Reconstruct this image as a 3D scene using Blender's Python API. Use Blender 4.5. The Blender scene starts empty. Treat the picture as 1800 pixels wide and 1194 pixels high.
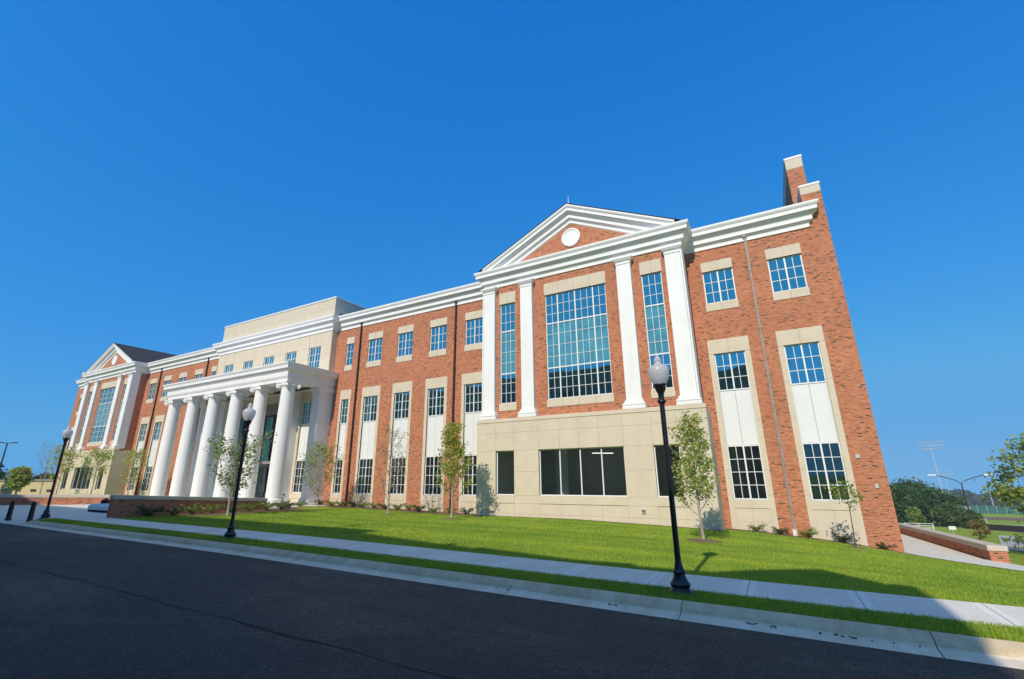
import bpy, math, random
import numpy as np
from mathutils import Vector

# ------------------------------------------------------------------ camera, sky, sun, exposure
scene = bpy.context.scene
COL = scene.collection
CAM_Z = 2.1
cam_data = bpy.data.cameras.new("camera")
cam = bpy.data.objects.new("camera", cam_data)
COL.objects.link(cam)
scene.camera = cam
PITCH, ROLL, YAW = 0.29047, -0.008668, -0.508578
fw = Vector((math.sin(YAW) * math.cos(PITCH), math.cos(YAW) * math.cos(PITCH), math.sin(PITCH)))
r0 = Vector((math.cos(YAW), -math.sin(YAW), 0))
u0 = r0.cross(fw)
rt = math.cos(ROLL) * r0 + math.sin(ROLL) * u0
up = -math.sin(ROLL) * r0 + math.cos(ROLL) * u0
from mathutils import Matrix
cam.matrix_world = Matrix(((rt.x, up.x, -fw.x, 0), (rt.y, up.y, -fw.y, 0), (rt.z, up.z, -fw.z, CAM_Z), (0, 0, 0, 1)))
cam_data.sensor_width = 36.0
cam_data.lens = 804.14 / 1800 * 36.0
cam_data.clip_start = 0.05
cam_data.clip_end = 8000

SUN = Vector((-0.03, 1.0, -0.77)).normalized()          # direction in which the sunlight travels
SUN_EL = math.asin(-SUN.z)
w = bpy.data.worlds.new("World")
scene.world = w
w.use_nodes = True
nt = w.node_tree
bg = nt.nodes["Background"]
sky = nt.nodes.new("ShaderNodeTexSky")
sky.sky_type = 'NISHITA'
sky.sun_disc = False
sky.sun_elevation = SUN_EL
sky.sun_rotation = math.atan2(-SUN.x, -SUN.y)
sky.altitude = 0
sky.air_density = 1.0
sky.dust_density = 0.0
sky.ozone_density = 3.0
# look the sky up a little higher than the true direction (no yellow band at the horizon on this clear morning)
geo = nt.nodes.new("ShaderNodeTexCoord")
sp = nt.nodes.new("ShaderNodeSeparateXYZ"); nt.links.new(geo.outputs["Generated"], sp.inputs[0])
def wm(op, a_, b_):
    n_ = nt.nodes.new("ShaderNodeMath"); n_.operation = op
    for i_, v_ in enumerate((a_, b_)):
        if isinstance(v_, (int, float)): n_.inputs[i_].default_value = v_
        else: nt.links.new(v_, n_.inputs[i_])
    return n_.outputs[0]
zz_ = wm('ADD', wm('MULTIPLY', wm('MAXIMUM', sp.outputs[2], 0.0), 0.80), 0.24)
cb_ = nt.nodes.new("ShaderNodeCombineXYZ")
nt.links.new(sp.outputs[0], cb_.inputs[0]); nt.links.new(sp.outputs[1], cb_.inputs[1]); nt.links.new(zz_, cb_.inputs[2])
vn_ = nt.nodes.new("ShaderNodeVectorMath"); vn_.operation = 'NORMALIZE'; nt.links.new(cb_.outputs[0], vn_.inputs[0])
nt.links.new(vn_.outputs[0], sky.inputs["Vector"])
# deepen the blue as the phone camera rendered it, channel by channel
SKY_S = 0.13
sc_ = nt.nodes.new("ShaderNodeSeparateColor"); nt.links.new(sky.outputs[0], sc_.inputs[0])
def chan(o_, ref, out, pw, cap, knee):
    base = wm('MINIMUM', wm('MULTIPLY', wm('POWER', wm('MULTIPLY', o_, SKY_S / ref), pw), out / SKY_S), cap / SKY_S)
    glow = wm('MULTIPLY', wm('MAXIMUM', wm('SUBTRACT', o_, knee / SKY_S), 0.0), 0.55)       # the paler sky round the sun
    return wm('ADD', base, glow)
cc_ = nt.nodes.new("ShaderNodeCombineColor")
nt.links.new(chan(sc_.outputs[0], .074, .0095, 2.35, .11, .27), cc_.inputs[0])
nt.links.new(chan(sc_.outputs[1], .135, .172, .92, .40, .46), cc_.inputs[1])
nt.links.new(chan(sc_.outputs[2], .266, .60, .46, .78, .78), cc_.inputs[2])
# overhead and high sunward, the unseen sky is made paler to lift the shade
def sstep(v_, lo_, hi_):
    n_ = nt.nodes.new("ShaderNodeMapRange"); n_.interpolation_type = 'SMOOTHSTEP'
    nt.links.new(v_, n_.inputs[0])
    for i_, q_ in ((1, lo_), (2, hi_)):
        if isinstance(q_, (int, float)): n_.inputs[i_].default_value = q_
        else: nt.links.new(q_, n_.inputs[i_])
    return n_.outputs[0]
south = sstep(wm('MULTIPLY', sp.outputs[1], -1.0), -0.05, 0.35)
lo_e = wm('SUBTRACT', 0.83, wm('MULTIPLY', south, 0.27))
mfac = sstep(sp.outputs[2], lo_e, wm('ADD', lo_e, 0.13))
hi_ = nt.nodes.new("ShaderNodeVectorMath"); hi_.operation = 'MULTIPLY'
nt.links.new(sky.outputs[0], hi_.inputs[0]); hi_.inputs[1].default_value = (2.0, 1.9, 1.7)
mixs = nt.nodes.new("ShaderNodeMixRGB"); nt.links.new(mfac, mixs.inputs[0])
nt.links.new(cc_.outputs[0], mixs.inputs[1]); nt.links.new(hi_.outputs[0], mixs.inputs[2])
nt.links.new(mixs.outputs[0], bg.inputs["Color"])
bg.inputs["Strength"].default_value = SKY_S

sd = bpy.data.lights.new("sun", 'SUN')
sd.energy = 4.0
sd.angle = math.radians(0.5)
sd.color = (1.0, 0.90, 0.74)
so = bpy.data.objects.new("sun", sd)
COL.objects.link(so)
so.rotation_euler = SUN.to_track_quat('-Z', 'Y').to_euler()
so.location = (0, -40, 40)

scene.view_settings.view_transform = 'Standard'
scene.view_settings.look = 'None'
scene.view_settings.exposure = 0.0
scene.view_settings.gamma = 1.0
scene.view_settings.use_curve_mapping = False
scene.cycles.max_bounces = 6
scene.cycles.transparent_max_bounces = 6

# ------------------------------------------------------------------ materials
def new_mat(name):
    m = bpy.data.materials.new(name)
    m.use_nodes = True
    t = m.node_tree
    return m, t, t.nodes["Principled BSDF"]

def N(t, typ, **kw):
    n = t.nodes.new(typ)
    for k, v in kw.items():
        setattr(n, k, v)
    return n

def ramp(t, stops, interp='LINEAR'):
    r = t.nodes.new("ShaderNodeValToRGB")
    r.color_ramp.interpolation = interp
    e = r.color_ramp.elements
    while len(e) > 1:
        e.remove(e[-1])
    e[0].position = stops[0][0]
    e[0].color = (*stops[0][1], 1)
    for p, c in stops[1:]:
        x = e.new(p)
        x.color = (*c, 1)
    return r

def noise(t, scale, detail=4, rough=0.6, coord=None, vec_scale=None):
    n = N(t, "ShaderNodeTexNoise")
    n.inputs["Scale"].default_value = scale
    n.inputs["Detail"].default_value = detail
    n.inputs["Roughness"].default_value = rough
    if coord is None:
        tc = N(t, "ShaderNodeTexCoord")
        coord = tc.outputs["Object"]
    if vec_scale is not None:
        mp = N(t, "ShaderNodeMapping")
        mp.inputs["Scale"].default_value = vec_scale
        t.links.new(coord, mp.inputs["Vector"])
        coord = mp.outputs["Vector"]
    t.links.new(coord, n.inputs["Vector"])
    return n

def add_bump(t, p, src, strength, dist):
    b = N(t, "ShaderNodeBump")
    b.inputs["Strength"].default_value = strength
    b.inputs["Distance"].default_value = dist
    t.links.new(src, b.inputs["Height"])
    t.links.new(b.outputs[0], p.inputs["Normal"])
    return b

def mat_noise(name, c1, c2, scale, rough=0.8, detail=5, bump=0.0, bdist=0.01, bscale=None, spec=0.3, vs=None, lo=0.3, hi=0.7):
    m, t, p = new_mat(name)
    n = noise(t, scale, detail, vec_scale=vs)
    r = ramp(t, [(lo, c1), (hi, c2)])
    t.links.new(n.outputs[0], r.inputs[0])
    t.links.new(r.outputs[0], p.inputs["Base Color"])
    p.inputs["Roughness"].default_value = rough
    p.inputs["Specular IOR Level"].default_value = spec
    if bump:
        nb = noise(t, bscale or scale * 4, 4)
        add_bump(t, p, nb.outputs[0], bump, bdist)
    return m

def math_node(t, op, a, b=None):
    n = N(t, "ShaderNodeMath", operation=op)
    for i, v in enumerate((a, b)):
        if v is None:
            continue
        if isinstance(v, (int, float)):
            n.inputs[i].default_value = v
        else:
            t.links.new(v, n.inputs[i])
    return n.outputs[0]

def mat_brick(name, stops, mortar, bw=0.160, bh=0.0560, joint=0.0135):
    """Running bond, one random colour per brick, worked out from the position on the wall."""
    m, t, p = new_mat(name)
    tc = N(t, "ShaderNodeTexCoord")
    ge = N(t, "ShaderNodeNewGeometry")
    s1 = N(t, "ShaderNodeSeparateXYZ"); t.links.new(tc.outputs["Object"], s1.inputs[0])
    s2 = N(t, "ShaderNodeSeparateXYZ"); t.links.new(ge.outputs["True Normal"], s2.inputs[0])
    ax = math_node(t, 'GREATER_THAN', math_node(t, 'ABSOLUTE', s2.outputs[0]), 0.7)
    inv = math_node(t, 'SUBTRACT', 1.0, ax)
    u = math_node(t, 'ADD', math_node(t, 'MULTIPLY', s1.outputs[0], inv), math_node(t, 'MULTIPLY', s1.outputs[1], ax))
    v = math_node(t, 'ADD', s1.outputs[2], 50.0)
    rowf = math_node(t, 'DIVIDE', v, bh)
    row = math_node(t, 'FLOOR', rowf)
    off = math_node(t, 'MULTIPLY', math_node(t, 'MODULO', row, 2.0), 0.5)
    colf = math_node(t, 'ADD', math_node(t, 'ADD', math_node(t, 'DIVIDE', u, bw), 1000.0), off)
    col = math_node(t, 'FLOOR', colf)
    fu = math_node(t, 'MULTIPLY', math_node(t, 'SUBTRACT', colf, col), bw)
    fv = math_node(t, 'MULTIPLY', math_node(t, 'SUBTRACT', rowf, row), bh)
    mu = math_node(t, 'LESS_THAN', fu, joint)
    mv = math_node(t, 'LESS_THAN', fv, joint)
    mask = math_node(t, 'MAXIMUM', mu, mv)
    cv = N(t, "ShaderNodeCombineXYZ"); t.links.new(col, cv.inputs[0]); t.links.new(row, cv.inputs[1])
    wn = N(t, "ShaderNodeTexWhiteNoise", noise_dimensions='3D'); t.links.new(cv.outputs[0], wn.inputs["Vector"])
    rp = ramp(t, stops)
    t.links.new(wn.outputs["Value"], rp.inputs[0])
    big = noise(t, 0.35, 3, coord=tc.outputs["Object"])
    br = ramp(t, [(0.28, (0.84, 0.83, 0.83)), (0.72, (1.12, 1.10, 1.07))])
    t.links.new(big.outputs[0], br.inputs[0])
    fine = noise(t, 60, 3, coord=tc.outputs["Object"])
    fr = ramp(t, [(0.2, (0.82, 0.82, 0.82)), (0.8, (1.12, 1.12, 1.12))])
    t.links.new(fine.outputs[0], fr.inputs[0])
    m1 = N(t, "ShaderNodeMixRGB", blend_type='MULTIPLY'); m1.inputs[0].default_value = 1
    t.links.new(rp.outputs[0], m1.inputs[1]); t.links.new(br.outputs[0], m1.inputs[2])
    m2 = N(t, "ShaderNodeMixRGB", blend_type='MULTIPLY'); m2.inputs[0].default_value = 1
    t.links.new(m1.outputs[0], m2.inputs[1]); t.links.new(fr.outputs[0], m2.inputs[2])
    mx = N(t, "ShaderNodeMixRGB"); t.links.new(mask, mx.inputs[0])
    t.links.new(m2.outputs[0], mx.inputs[1]); mx.inputs[2].default_value = (*mortar, 1)
    t.links.new(mx.outputs[0], p.inputs["Base Color"])
    p.inputs["Roughness"].default_value = 0.9
    p.inputs["Specular IOR Level"].default_value = 0.2
    hgt = math_node(t, 'SUBTRACT', 1.0, mask)
    add_bump(t, p, hgt, 0.6, 0.006)
    return m

M = {}
M['brick'] = mat_brick("brick", [(0.0, (0.34, 0.085, 0.040)), (0.2, (0.56, 0.185, 0.090)), (0.35, (0.40, 0.105, 0.050)), (0.5, (0.62, 0.235, 0.125)),
                                 (0.65, (0.36, 0.09, 0.042)), (0.8, (0.58, 0.20, 0.10)), (0.935, (0.44, 0.12, 0.055)), (0.94, (0.045, 0.026, 0.024)), (1.0, (0.09, 0.045, 0.035))],
                       (0.56, 0.335, 0.21))
M['brick_hall'] = mat_brick("brick_hall", [(0.0, (0.27, 0.15, 0.10)), (0.4, (0.23, 0.12, 0.085)), (0.75, (0.31, 0.17, 0.12))], (0.3, 0.25, 0.2))
M['stone'] = mat_noise("cast_stone", (0.60, 0.52, 0.40), (0.67, 0.585, 0.46), 1.6, 0.85, 6, 0.08, 0.004, 90, 0.2)
M['stone_joint'] = mat_noise("stone_joint", (0.42, 0.36, 0.27), (0.46, 0.40, 0.30), 8, 0.9)
def mat_white():
    m, t, p = new_mat("white_paint")
    a = noise(t, 0.8, 5, 0.6)
    b = noise(t, 3.0, 5, 0.7, vec_scale=(1, 1, 0.07))          # faint rain streaks
    ra = ramp(t, [(0.3, (0.795, 0.795, 0.785)), (0.7, (0.85, 0.85, 0.845))]); t.links.new(a.outputs[0], ra.inputs[0])
    rb = ramp(t, [(0.30, (0.945, 0.94, 0.93)), (0.50, (1, 1, 1))]); t.links.new(b.outputs[0], rb.inputs[0])
    m1 = N(t, "ShaderNodeMixRGB", blend_type='MULTIPLY'); m1.inputs[0].default_value = 1
    t.links.new(ra.outputs[0], m1.inputs[1]); t.links.new(rb.outputs[0], m1.inputs[2])
    t.links.new(m1.outputs[0], p.inputs["Base Color"])
    p.inputs["Roughness"].default_value = 0.55; p.inputs["Specular IOR Level"].default_value = 0.3
    return m
M['white'] = mat_white()
M['panel'] = mat_noise("white_panel", (0.74, 0.75, 0.75), (0.78, 0.79, 0.79), 0.7, 0.35, 3, 0.0, spec=0.4)
M['frame'] = mat_noise("window_frame_paint", (0.79, 0.79, 0.79), (0.83, 0.83, 0.83), 3, 0.4)
M['ceiling'] = mat_noise("portico_ceiling", (0.62, 0.58, 0.48), (0.67, 0.63, 0.53), 1.2, 0.7)
M['greypanel'] = mat_noise("grey_panel", (0.23, 0.22, 0.20), (0.27, 0.26, 0.235), 1.2, 0.6)
M['roof'] = mat_noise("roof_shingle", (0.018, 0.018, 0.021), (0.055, 0.054, 0.058), 5, 0.9, 6, 0.5, 0.02, 24, vs=(1, 4, 4))
M['bronze'] = mat_noise("dark_bronze", (0.035, 0.022, 0.017), (0.055, 0.035, 0.027), 4, 0.45)
M['maroon'] = mat_noise("maroon_metal", (0.06, 0.02, 0.022), (0.08, 0.028, 0.03), 4, 0.4)
M['greypipe'] = mat_noise("grey_pipe", (0.24, 0.205, 0.18), (0.33, 0.29, 0.26), 3, 0.5)
M['black'] = mat_noise("black_iron", (0.006, 0.006, 0.007), (0.014, 0.014, 0.015), 12, 0.32, 4, 0.1, 0.002, 60, 0.5)
M['steel'] = mat_noise("galvanised_steel", (0.45, 0.46, 0.47), (0.55, 0.56, 0.57), 3, 0.45)
M['whitemetal'] = mat_noise("white_metal", (0.75, 0.75, 0.76), (0.8, 0.8, 0.81), 3, 0.45)

def mat_glass(name, base, ior=2.5, rough=0.02, wob=0.004):
    m, t, p = new_mat(name)
    n = noise(t, 1.3, 2)
    r = ramp(t, [(0.3, tuple(c * 0.8 for c in base)), (0.7, tuple(min(1, c * 1.25) for c in base))])
    t.links.new(n.outputs[0], r.inputs[0])
    t.links.new(r.outputs[0], p.inputs["Base Color"])
    p.inputs["Roughness"].default_value = rough
    p.inputs["IOR"].default_value = ior
    p.inputs["Specular IOR Level"].default_value = 0.5
    p.inputs["Specular Tint"].default_value = (0.30, 0.90, 1.0, 1)
    nb = noise(t, 0.9, 1)
    add_bump(t, p, nb.outputs[0], 0.12, wob * 10)
    return m
M['glass'] = mat_glass("window_glass", (0.010, 0.020, 0.028), 6.5)
M['glass_low'] = mat_glass("ground_floor_glass", (0.012, 0.016, 0.018), 1.9)
def mat_clear():
    m, t, p = new_mat("clear_glass")
    p.inputs["Base Color"].default_value = (0.01, 0.014, 0.014, 1); p.inputs["Roughness"].default_value = 0.02; p.inputs["IOR"].default_value = 2.2
    tr = N(t, "ShaderNodeBsdfTransparent"); tr.inputs["Color"].default_value = (0.82, 0.90, 0.87, 1)
    mx = N(t, "ShaderNodeMixShader"); mx.inputs[0].default_value = 0.68
    t.links.new(p.outputs[0], mx.inputs[1]); t.links.new(tr.outputs[0], mx.inputs[2])
    t.links.new(mx.outputs[0], t.nodes["Material Output"].inputs["Surface"])
    return m
M['clear'] = mat_clear()
m_, t_, p_ = new_mat("ceiling_tube")
p_.inputs["Emission Color"].default_value = (1, 0.97, 0.9, 1); p_.inputs["Emission Strength"].default_value = 3.0
M['tube'] = m_
M['room'] = mat_noise("room_wall", (0.62, 0.66, 0.64), (0.74, 0.77, 0.75), 0.8, 0.9)
M['spandrel'] = mat_glass("spandrel_glass", (0.075, 0.25, 0.315), 2.4)

def mat_asphalt():
    m, t, p = new_mat("asphalt")
    tc = N(t, "ShaderNodeTexCoord")
    v = N(t, "ShaderNodeTexVoronoi"); v.inputs["Scale"].default_value = 95
    t.links.new(tc.outputs["Object"], v.inputs["Vector"])
    sx_ = N(t, "ShaderNodeSeparateColor"); t.links.new(v.outputs["Color"], sx_.inputs[0])
    ra = ramp(t, [(0.0, (0.018, 0.016, 0.014)), (0.45, (0.037, 0.032, 0.026)), (0.8, (0.062, 0.053, 0.043)), (0.94, (0.098, 0.084, 0.067)), (1.0, (0.22, 0.19, 0.15))])
    t.links.new(sx_.outputs[0], ra.inputs[0])
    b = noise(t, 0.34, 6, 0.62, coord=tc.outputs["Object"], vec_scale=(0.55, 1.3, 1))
    c = noise(t, 6, 4, 0.7, coord=tc.outputs["Object"])
    rb = ramp(t, [(0.33, (0.74, 0.72, 0.72)), (0.5, (0.95, 0.92, 0.90)), (0.66, (2.1, 1.8, 1.55))])  # wear tone, with pale brown patches painted in for window light dappling the road
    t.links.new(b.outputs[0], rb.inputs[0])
    rc = ramp(t, [(0.3, (0.75, 0.75, 0.75)), (0.7, (1.25, 1.25, 1.25))])
    t.links.new(c.outputs[0], rc.inputs[0])
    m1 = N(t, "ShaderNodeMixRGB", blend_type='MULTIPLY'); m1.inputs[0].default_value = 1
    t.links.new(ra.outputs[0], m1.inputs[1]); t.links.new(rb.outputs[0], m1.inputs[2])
    m2 = N(t, "ShaderNodeMixRGB", blend_type='MULTIPLY'); m2.inputs[0].default_value = 1
    t.links.new(m1.outputs[0], m2.inputs[1]); t.links.new(rc.outputs[0], m2.inputs[2])
    t.links.new(m2.outputs[0], p.inputs["Base Color"])
    p.inputs["Roughness"].default_value = 0.85
    add_bump(t, p, v.outputs["Distance"], 0.5, 0.01)
    return m
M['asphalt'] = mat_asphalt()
M['seam'] = mat_noise("asphalt_seam", (0.014, 0.013, 0.013), (0.032, 0.03, 0.028), 14, 0.8)

def mat_concrete(name, a, b, stain, sc=0.7):
    m, t, p = new_mat(name)
    n1 = noise(t, sc, 5, 0.65)
    n2 = noise(t, 70, 3, 0.7)
    n3 = noise(t, 3.0, 5, 0.7, vec_scale=(1, 0.25, 1))
    r1 = ramp(t, [(0.32, a), (0.68, b)]); t.links.new(n1.outputs[0], r1.inputs[0])
    r2 = ramp(t, [(0.3, (0.9, 0.9, 0.9)), (0.7, (1.07, 1.07, 1.07))]); t.links.new(n2.outputs[0], r2.inputs[0])
    r3 = ramp(t, [(0.35, stain), (0.6, (1, 1, 1))]); t.links.new(n3.outputs[0], r3.inputs[0])
    m1 = N(t, "ShaderNodeMixRGB", blend_type='MULTIPLY'); m1.inputs[0].default_value = 1
    t.links.new(r1.outputs[0], m1.inputs[1]); t.links.new(r2.outputs[0], m1.inputs[2])
    m2 = N(t, "ShaderNodeMixRGB", blend_type='MULTIPLY'); m2.inputs[0].default_value = 1
    t.links.new(m1.outputs[0], m2.inputs[1]); t.links.new(r3.outputs[0], m2.inputs[2])
    t.links.new(m2.outputs[0], p.inputs["Base Color"])
    p.inputs["Roughness"].default_value = 0.9
    p.inputs["Specular IOR Level"].default_value = 0.2
    add_bump(t, p, n2.outputs[0], 0.25, 0.004)
    return m
M['walk'] = mat_concrete("sidewalk_concrete", (0.70, 0.66, 0.575), (0.77, 0.725, 0.635), (0.92, 0.91, 0.89))
M['walk_edge'] = mat_concrete("trowelled_edge", (0.78, 0.75, 0.67), (0.83, 0.80, 0.72), (0.94, 0.93, 0.92))
M['kerb'] = mat_concrete("kerb_concrete", (0.62, 0.50, 0.34), (0.74, 0.62, 0.44), (0.80, 0.74, 0.65), 1.8)
M['gutter'] = mat_concrete("gutter_concrete", (0.70, 0.61, 0.47), (0.80, 0.72, 0.58), (0.88, 0.85, 0.78), 1.5)
M['joint'] = mat_noise("joint_dark", (0.1, 0.095, 0.085), (0.15, 0.14, 0.13), 10, 0.9)
M['cap'] = mat_noise("wall_cap_stone", (0.52, 0.46, 0.37), (0.60, 0.53, 0.43), 2.5, 0.85)

def mat_grass():
    m, t, p = new_mat("lawn_turf")
    tc = N(t, "ShaderNodeTexCoord")
    n1 = noise(t, 0.45, 5, 0.6, coord=tc.outputs["Object"])
    n2 = noise(t, 24, 4, 0.75, coord=tc.outputs["Object"])
    n3 = noise(t, 0.9, 3, 0.55, coord=tc.outputs["Object"], vec_scale=(0.05, 1.3, 1))      # mower passes along the street
    r1 = ramp(t, [(0.3, (0.21, 0.30, 0.03)), (0.7, (0.34, 0.39, 0.05))]); t.links.new(n1.outputs[0], r1.inputs[0])
    r2 = ramp(t, [(0.25, (0.55, 0.6, 0.5)), (0.75, (1.35, 1.3, 1.2))]); t.links.new(n2.outputs[0], r2.inputs[0])
    r3 = ramp(t, [(0.32, (0.85, 0.88, 0.88)), (0.68, (1.14, 1.1, 1.06))]); t.links.new(n3.outputs[0], r3.inputs[0])
    m1 = N(t, "ShaderNodeMixRGB", blend_type='MULTIPLY'); m1.inputs[0].default_value = 1
    t.links.new(r1.outputs[0], m1.inputs[1]); t.links.new(r2.outputs[0], m1.inputs[2])
    m2 = N(t, "ShaderNodeMixRGB", blend_type='MULTIPLY'); m2.inputs[0].default_value = 1
    t.links.new(m1.outputs[0], m2.inputs[1]); t.links.new(r3.outputs[0], m2.inputs[2])
    t.links.new(m2.outputs[0], p.inputs["Base Color"])
    p.inputs["Roughness"].default_value = 0.95
    p.inputs["Specular IOR Level"].default_value = 0.1
    add_bump(t, p, n2.outputs[0], 0.8, 0.03)
    return m
M['turf'] = mat_grass()

def mat_leaf(name, stops, trans=0.35, rough=0.55):
    m, t, p = new_mat(name)
    ge = N(t, "ShaderNodeNewGeometry")
    r = ramp(t, stops); t.links.new(ge.outputs["Random Per Island"], r.inputs[0])
    t.links.new(r.outputs[0], p.inputs["Base Color"])
    p.inputs["Roughness"].default_value = rough
    p.inputs["Specular IOR Level"].default_value = 0.35
    tr = N(t, "ShaderNodeBsdfTranslucent")
    hv = N(t, "ShaderNodeHueSaturation"); hv.inputs["Value"].default_value = 1.3
    t.links.new(r.outputs[0], hv.inputs["Color"]); t.links.new(hv.outputs[0], tr.inputs["Color"])
    mx = N(t, "ShaderNodeMixShader"); mx.inputs[0].default_value = trans
    t.links.new(p.outputs[0], mx.inputs[1]); t.links.new(tr.outputs[0], mx.inputs[2])
    t.links.new(mx.outputs[0], t.nodes["Material Output"].inputs["Surface"])
    return m
def mat_blade():
    m = mat_leaf("grass_blade", [(0, (0.12, 0.25, 0.02)), (0.5, (0.27, 0.41, 0.035)), (0.85, (0.39, 0.50, 0.055)), (1, (0.55, 0.50, 0.17))], 0.3)
    t = m.node_tree; p = t.nodes["Principled BSDF"]
    tc = N(t, "ShaderNodeTexCoord")
    n3 = noise(t, 0.9, 3, 0.55, coord=tc.outputs["Object"], vec_scale=(0.05, 1.3, 1))
    n4 = noise(t, 0.5, 4, 0.6, coord=tc.outputs["Object"])
    r3 = ramp(t, [(0.34, (0.84, 0.88, 0.9)), (0.66, (1.13, 1.09, 1.0))]); t.links.new(n3.outputs[0], r3.inputs[0])
    r4 = ramp(t, [(0.28, (0.70, 0.84, 0.85)), (0.5, (1, 1, 1)), (0.62, (1.12, 1.06, 1.0)), (0.74, (1.45, 1.18, 1.15))]); t.links.new(n4.outputs[0], r4.inputs[0])
    src = p.inputs["Base Color"].links[0].from_socket
    m1 = N(t, "ShaderNodeMixRGB", blend_type='MULTIPLY'); m1.inputs[0].default_value = 1
    m2 = N(t, "ShaderNodeMixRGB", blend_type='MULTIPLY'); m2.inputs[0].default_value = 1
    t.links.new(src, m1.inputs[1]); t.links.new(r3.outputs[0], m1.inputs[2])
    t.links.new(m1.outputs[0], m2.inputs[1]); t.links.new(r4.outputs[0], m2.inputs[2])
    t.links.new(m2.outputs[0], p.inputs["Base Color"])
    for l in list(t.links):
        if l.to_node.type == 'HUE_SAT' and l.to_socket.name == 'Color':
            t.links.new(m2.outputs[0], l.to_socket)
    return m
M['blade'] = mat_blade()
M['leaf_green'] = mat_leaf("leaf_green", [(0, (0.12, 0.19, 0.03)), (0.6, (0.24, 0.32, 0.06)), (1, (0.38, 0.42, 0.10))])
M['leaf_pear'] = mat_leaf("leaf_pear", [(0, (0.20, 0.29, 0.05)), (0.6, (0.38, 0.46, 0.10)), (0.90, (0.50, 0.54, 0.17)), (1, (0.34, 0.16, 0.06))], 0.42)
M['leaf_turning'] = mat_leaf("leaf_turning", [(0, (0.16, 0.32, 0.03)), (0.5, (0.34, 0.46, 0.07)), (0.8, (0.52, 0.44, 0.09)), (1, (0.55, 0.22, 0.07))], 0.42)
M['leaf_dry'] = mat_leaf("leaf_dry", [(0, (0.10, 0.11, 0.05)), (0.5, (0.17, 0.14, 0.07)), (1, (0.22, 0.10, 0.06))])
M['leaf_dark'] = mat_leaf("leaf_dark", [(0, (0.018, 0.05, 0.012)), (0.6, (0.04, 0.085, 0.02)), (1, (0.075, 0.13, 0.035))], 0.25)
M['leaf_clump'] = mat_leaf("leaf_clump", [(0, (0.022, 0.065, 0.012)), (0.6, (0.055, 0.12, 0.022)), (1, (0.11, 0.19, 0.04))], 0.25)
M['leaf_mid'] = mat_leaf("leaf_mid", [(0, (0.05, 0.10, 0.02)), (0.6, (0.09, 0.15, 0.03)), (1, (0.15, 0.21, 0.05))], 0.25)
M['leaf_far'] = mat_leaf("leaf_far", [(0, (0.03, 0.06, 0.03)), (1, (0.07, 0.11, 0.06))], 0.2)
M['leaf_shrub'] = mat_leaf("leaf_shrub", [(0, (0.08, 0.14, 0.02)), (0.6, (0.19, 0.27, 0.04)), (1, (0.36, 0.38, 0.08))])
M['leaf_red'] = mat_leaf("leaf_red", [(0, (0.10, 0.14, 0.03)), (0.5, (0.22, 0.20, 0.05)), (1, (0.35, 0.13, 0.06))])
M['bark'] = mat_noise("bark", (0.28, 0.23, 0.185), (0.48, 0.42, 0.35), 9, 0.9, 5, 0.5, 0.01, 40, vs=(1, 1, 0.3))
M['bark_dark'] = mat_noise("bark_dark", (0.08, 0.06, 0.05), (0.16, 0.12, 0.10), 9, 0.9, 5, 0.5, 0.01, 40, vs=(1, 1, 0.3))
M['mulch'] = mat_noise("mulch", (0.10, 0.055, 0.032), (0.30, 0.20, 0.125), 30, 0.95, 5, 0.9, 0.03, 50)

def mat_globe():
    m, t, p = new_mat("frosted_globe")
    p.inputs["Base Color"].default_value = (0.70, 0.70, 0.74, 1)
    p.inputs["Roughness"].default_value = 0.25
    tr = N(t, "ShaderNodeBsdfTranslucent"); tr.inputs["Color"].default_value = (0.85, 0.85, 0.88, 1)
    mx = N(t, "ShaderNodeMixShader"); mx.inputs[0].default_value = 0.5
    t.links.new(p.outputs[0], mx.inputs[1]); t.links.new(tr.outputs[0], mx.inputs[2])
    t.links.new(mx.outputs[0], t.nodes["Material Output"].inputs["Surface"])
    return m
M['globe'] = mat_globe()
M['bluepaint'] = mat_noise("blue_paint", (0.03, 0.10, 0.32), (0.04, 0.13, 0.38), 5, 0.35)
M['tan'] = mat_noise("tan_render", (0.50, 0.40, 0.22), (0.56, 0.45, 0.26), 1.5, 0.9)
M['windscreen'] = mat_noise("green_windscreen", (0.03, 0.12, 0.10), (0.05, 0.16, 0.13), 3, 0.8)
M['blackfabric'] = mat_noise("black_fabric", (0.01, 0.01, 0.011), (0.022, 0.022, 0.024), 8, 0.8)
M['paleroad'] = mat_noise("pale_drive", (0.40, 0.38, 0.35), (0.48, 0.46, 0.42), 1.0, 0.9)
M['granite'] = mat_noise("grey_granite", (0.42, 0.44, 0.46), (0.54, 0.56, 0.58), 20, 0.5)

# ------------------------------------------------------------------ object helpers
def tag(o, label=None, cat=None, group=None, kind=None):
    if label: o['label'] = label
    if cat: o['category'] = cat
    if group: o['group'] = group
    if kind: o['kind'] = kind
    return o

def empty(name, loc, label, cat, group=None):
    o = bpy.data.objects.new(name, None)
    o.empty_display_size = 0.2
    COL.objects.link(o)
    o.location = loc
    return tag(o, label, cat, group)

def base_of(o):
    v = Vector((0, 0, 0))
    while o is not None:
        v += o.location
        o = o.parent
    return v

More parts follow.
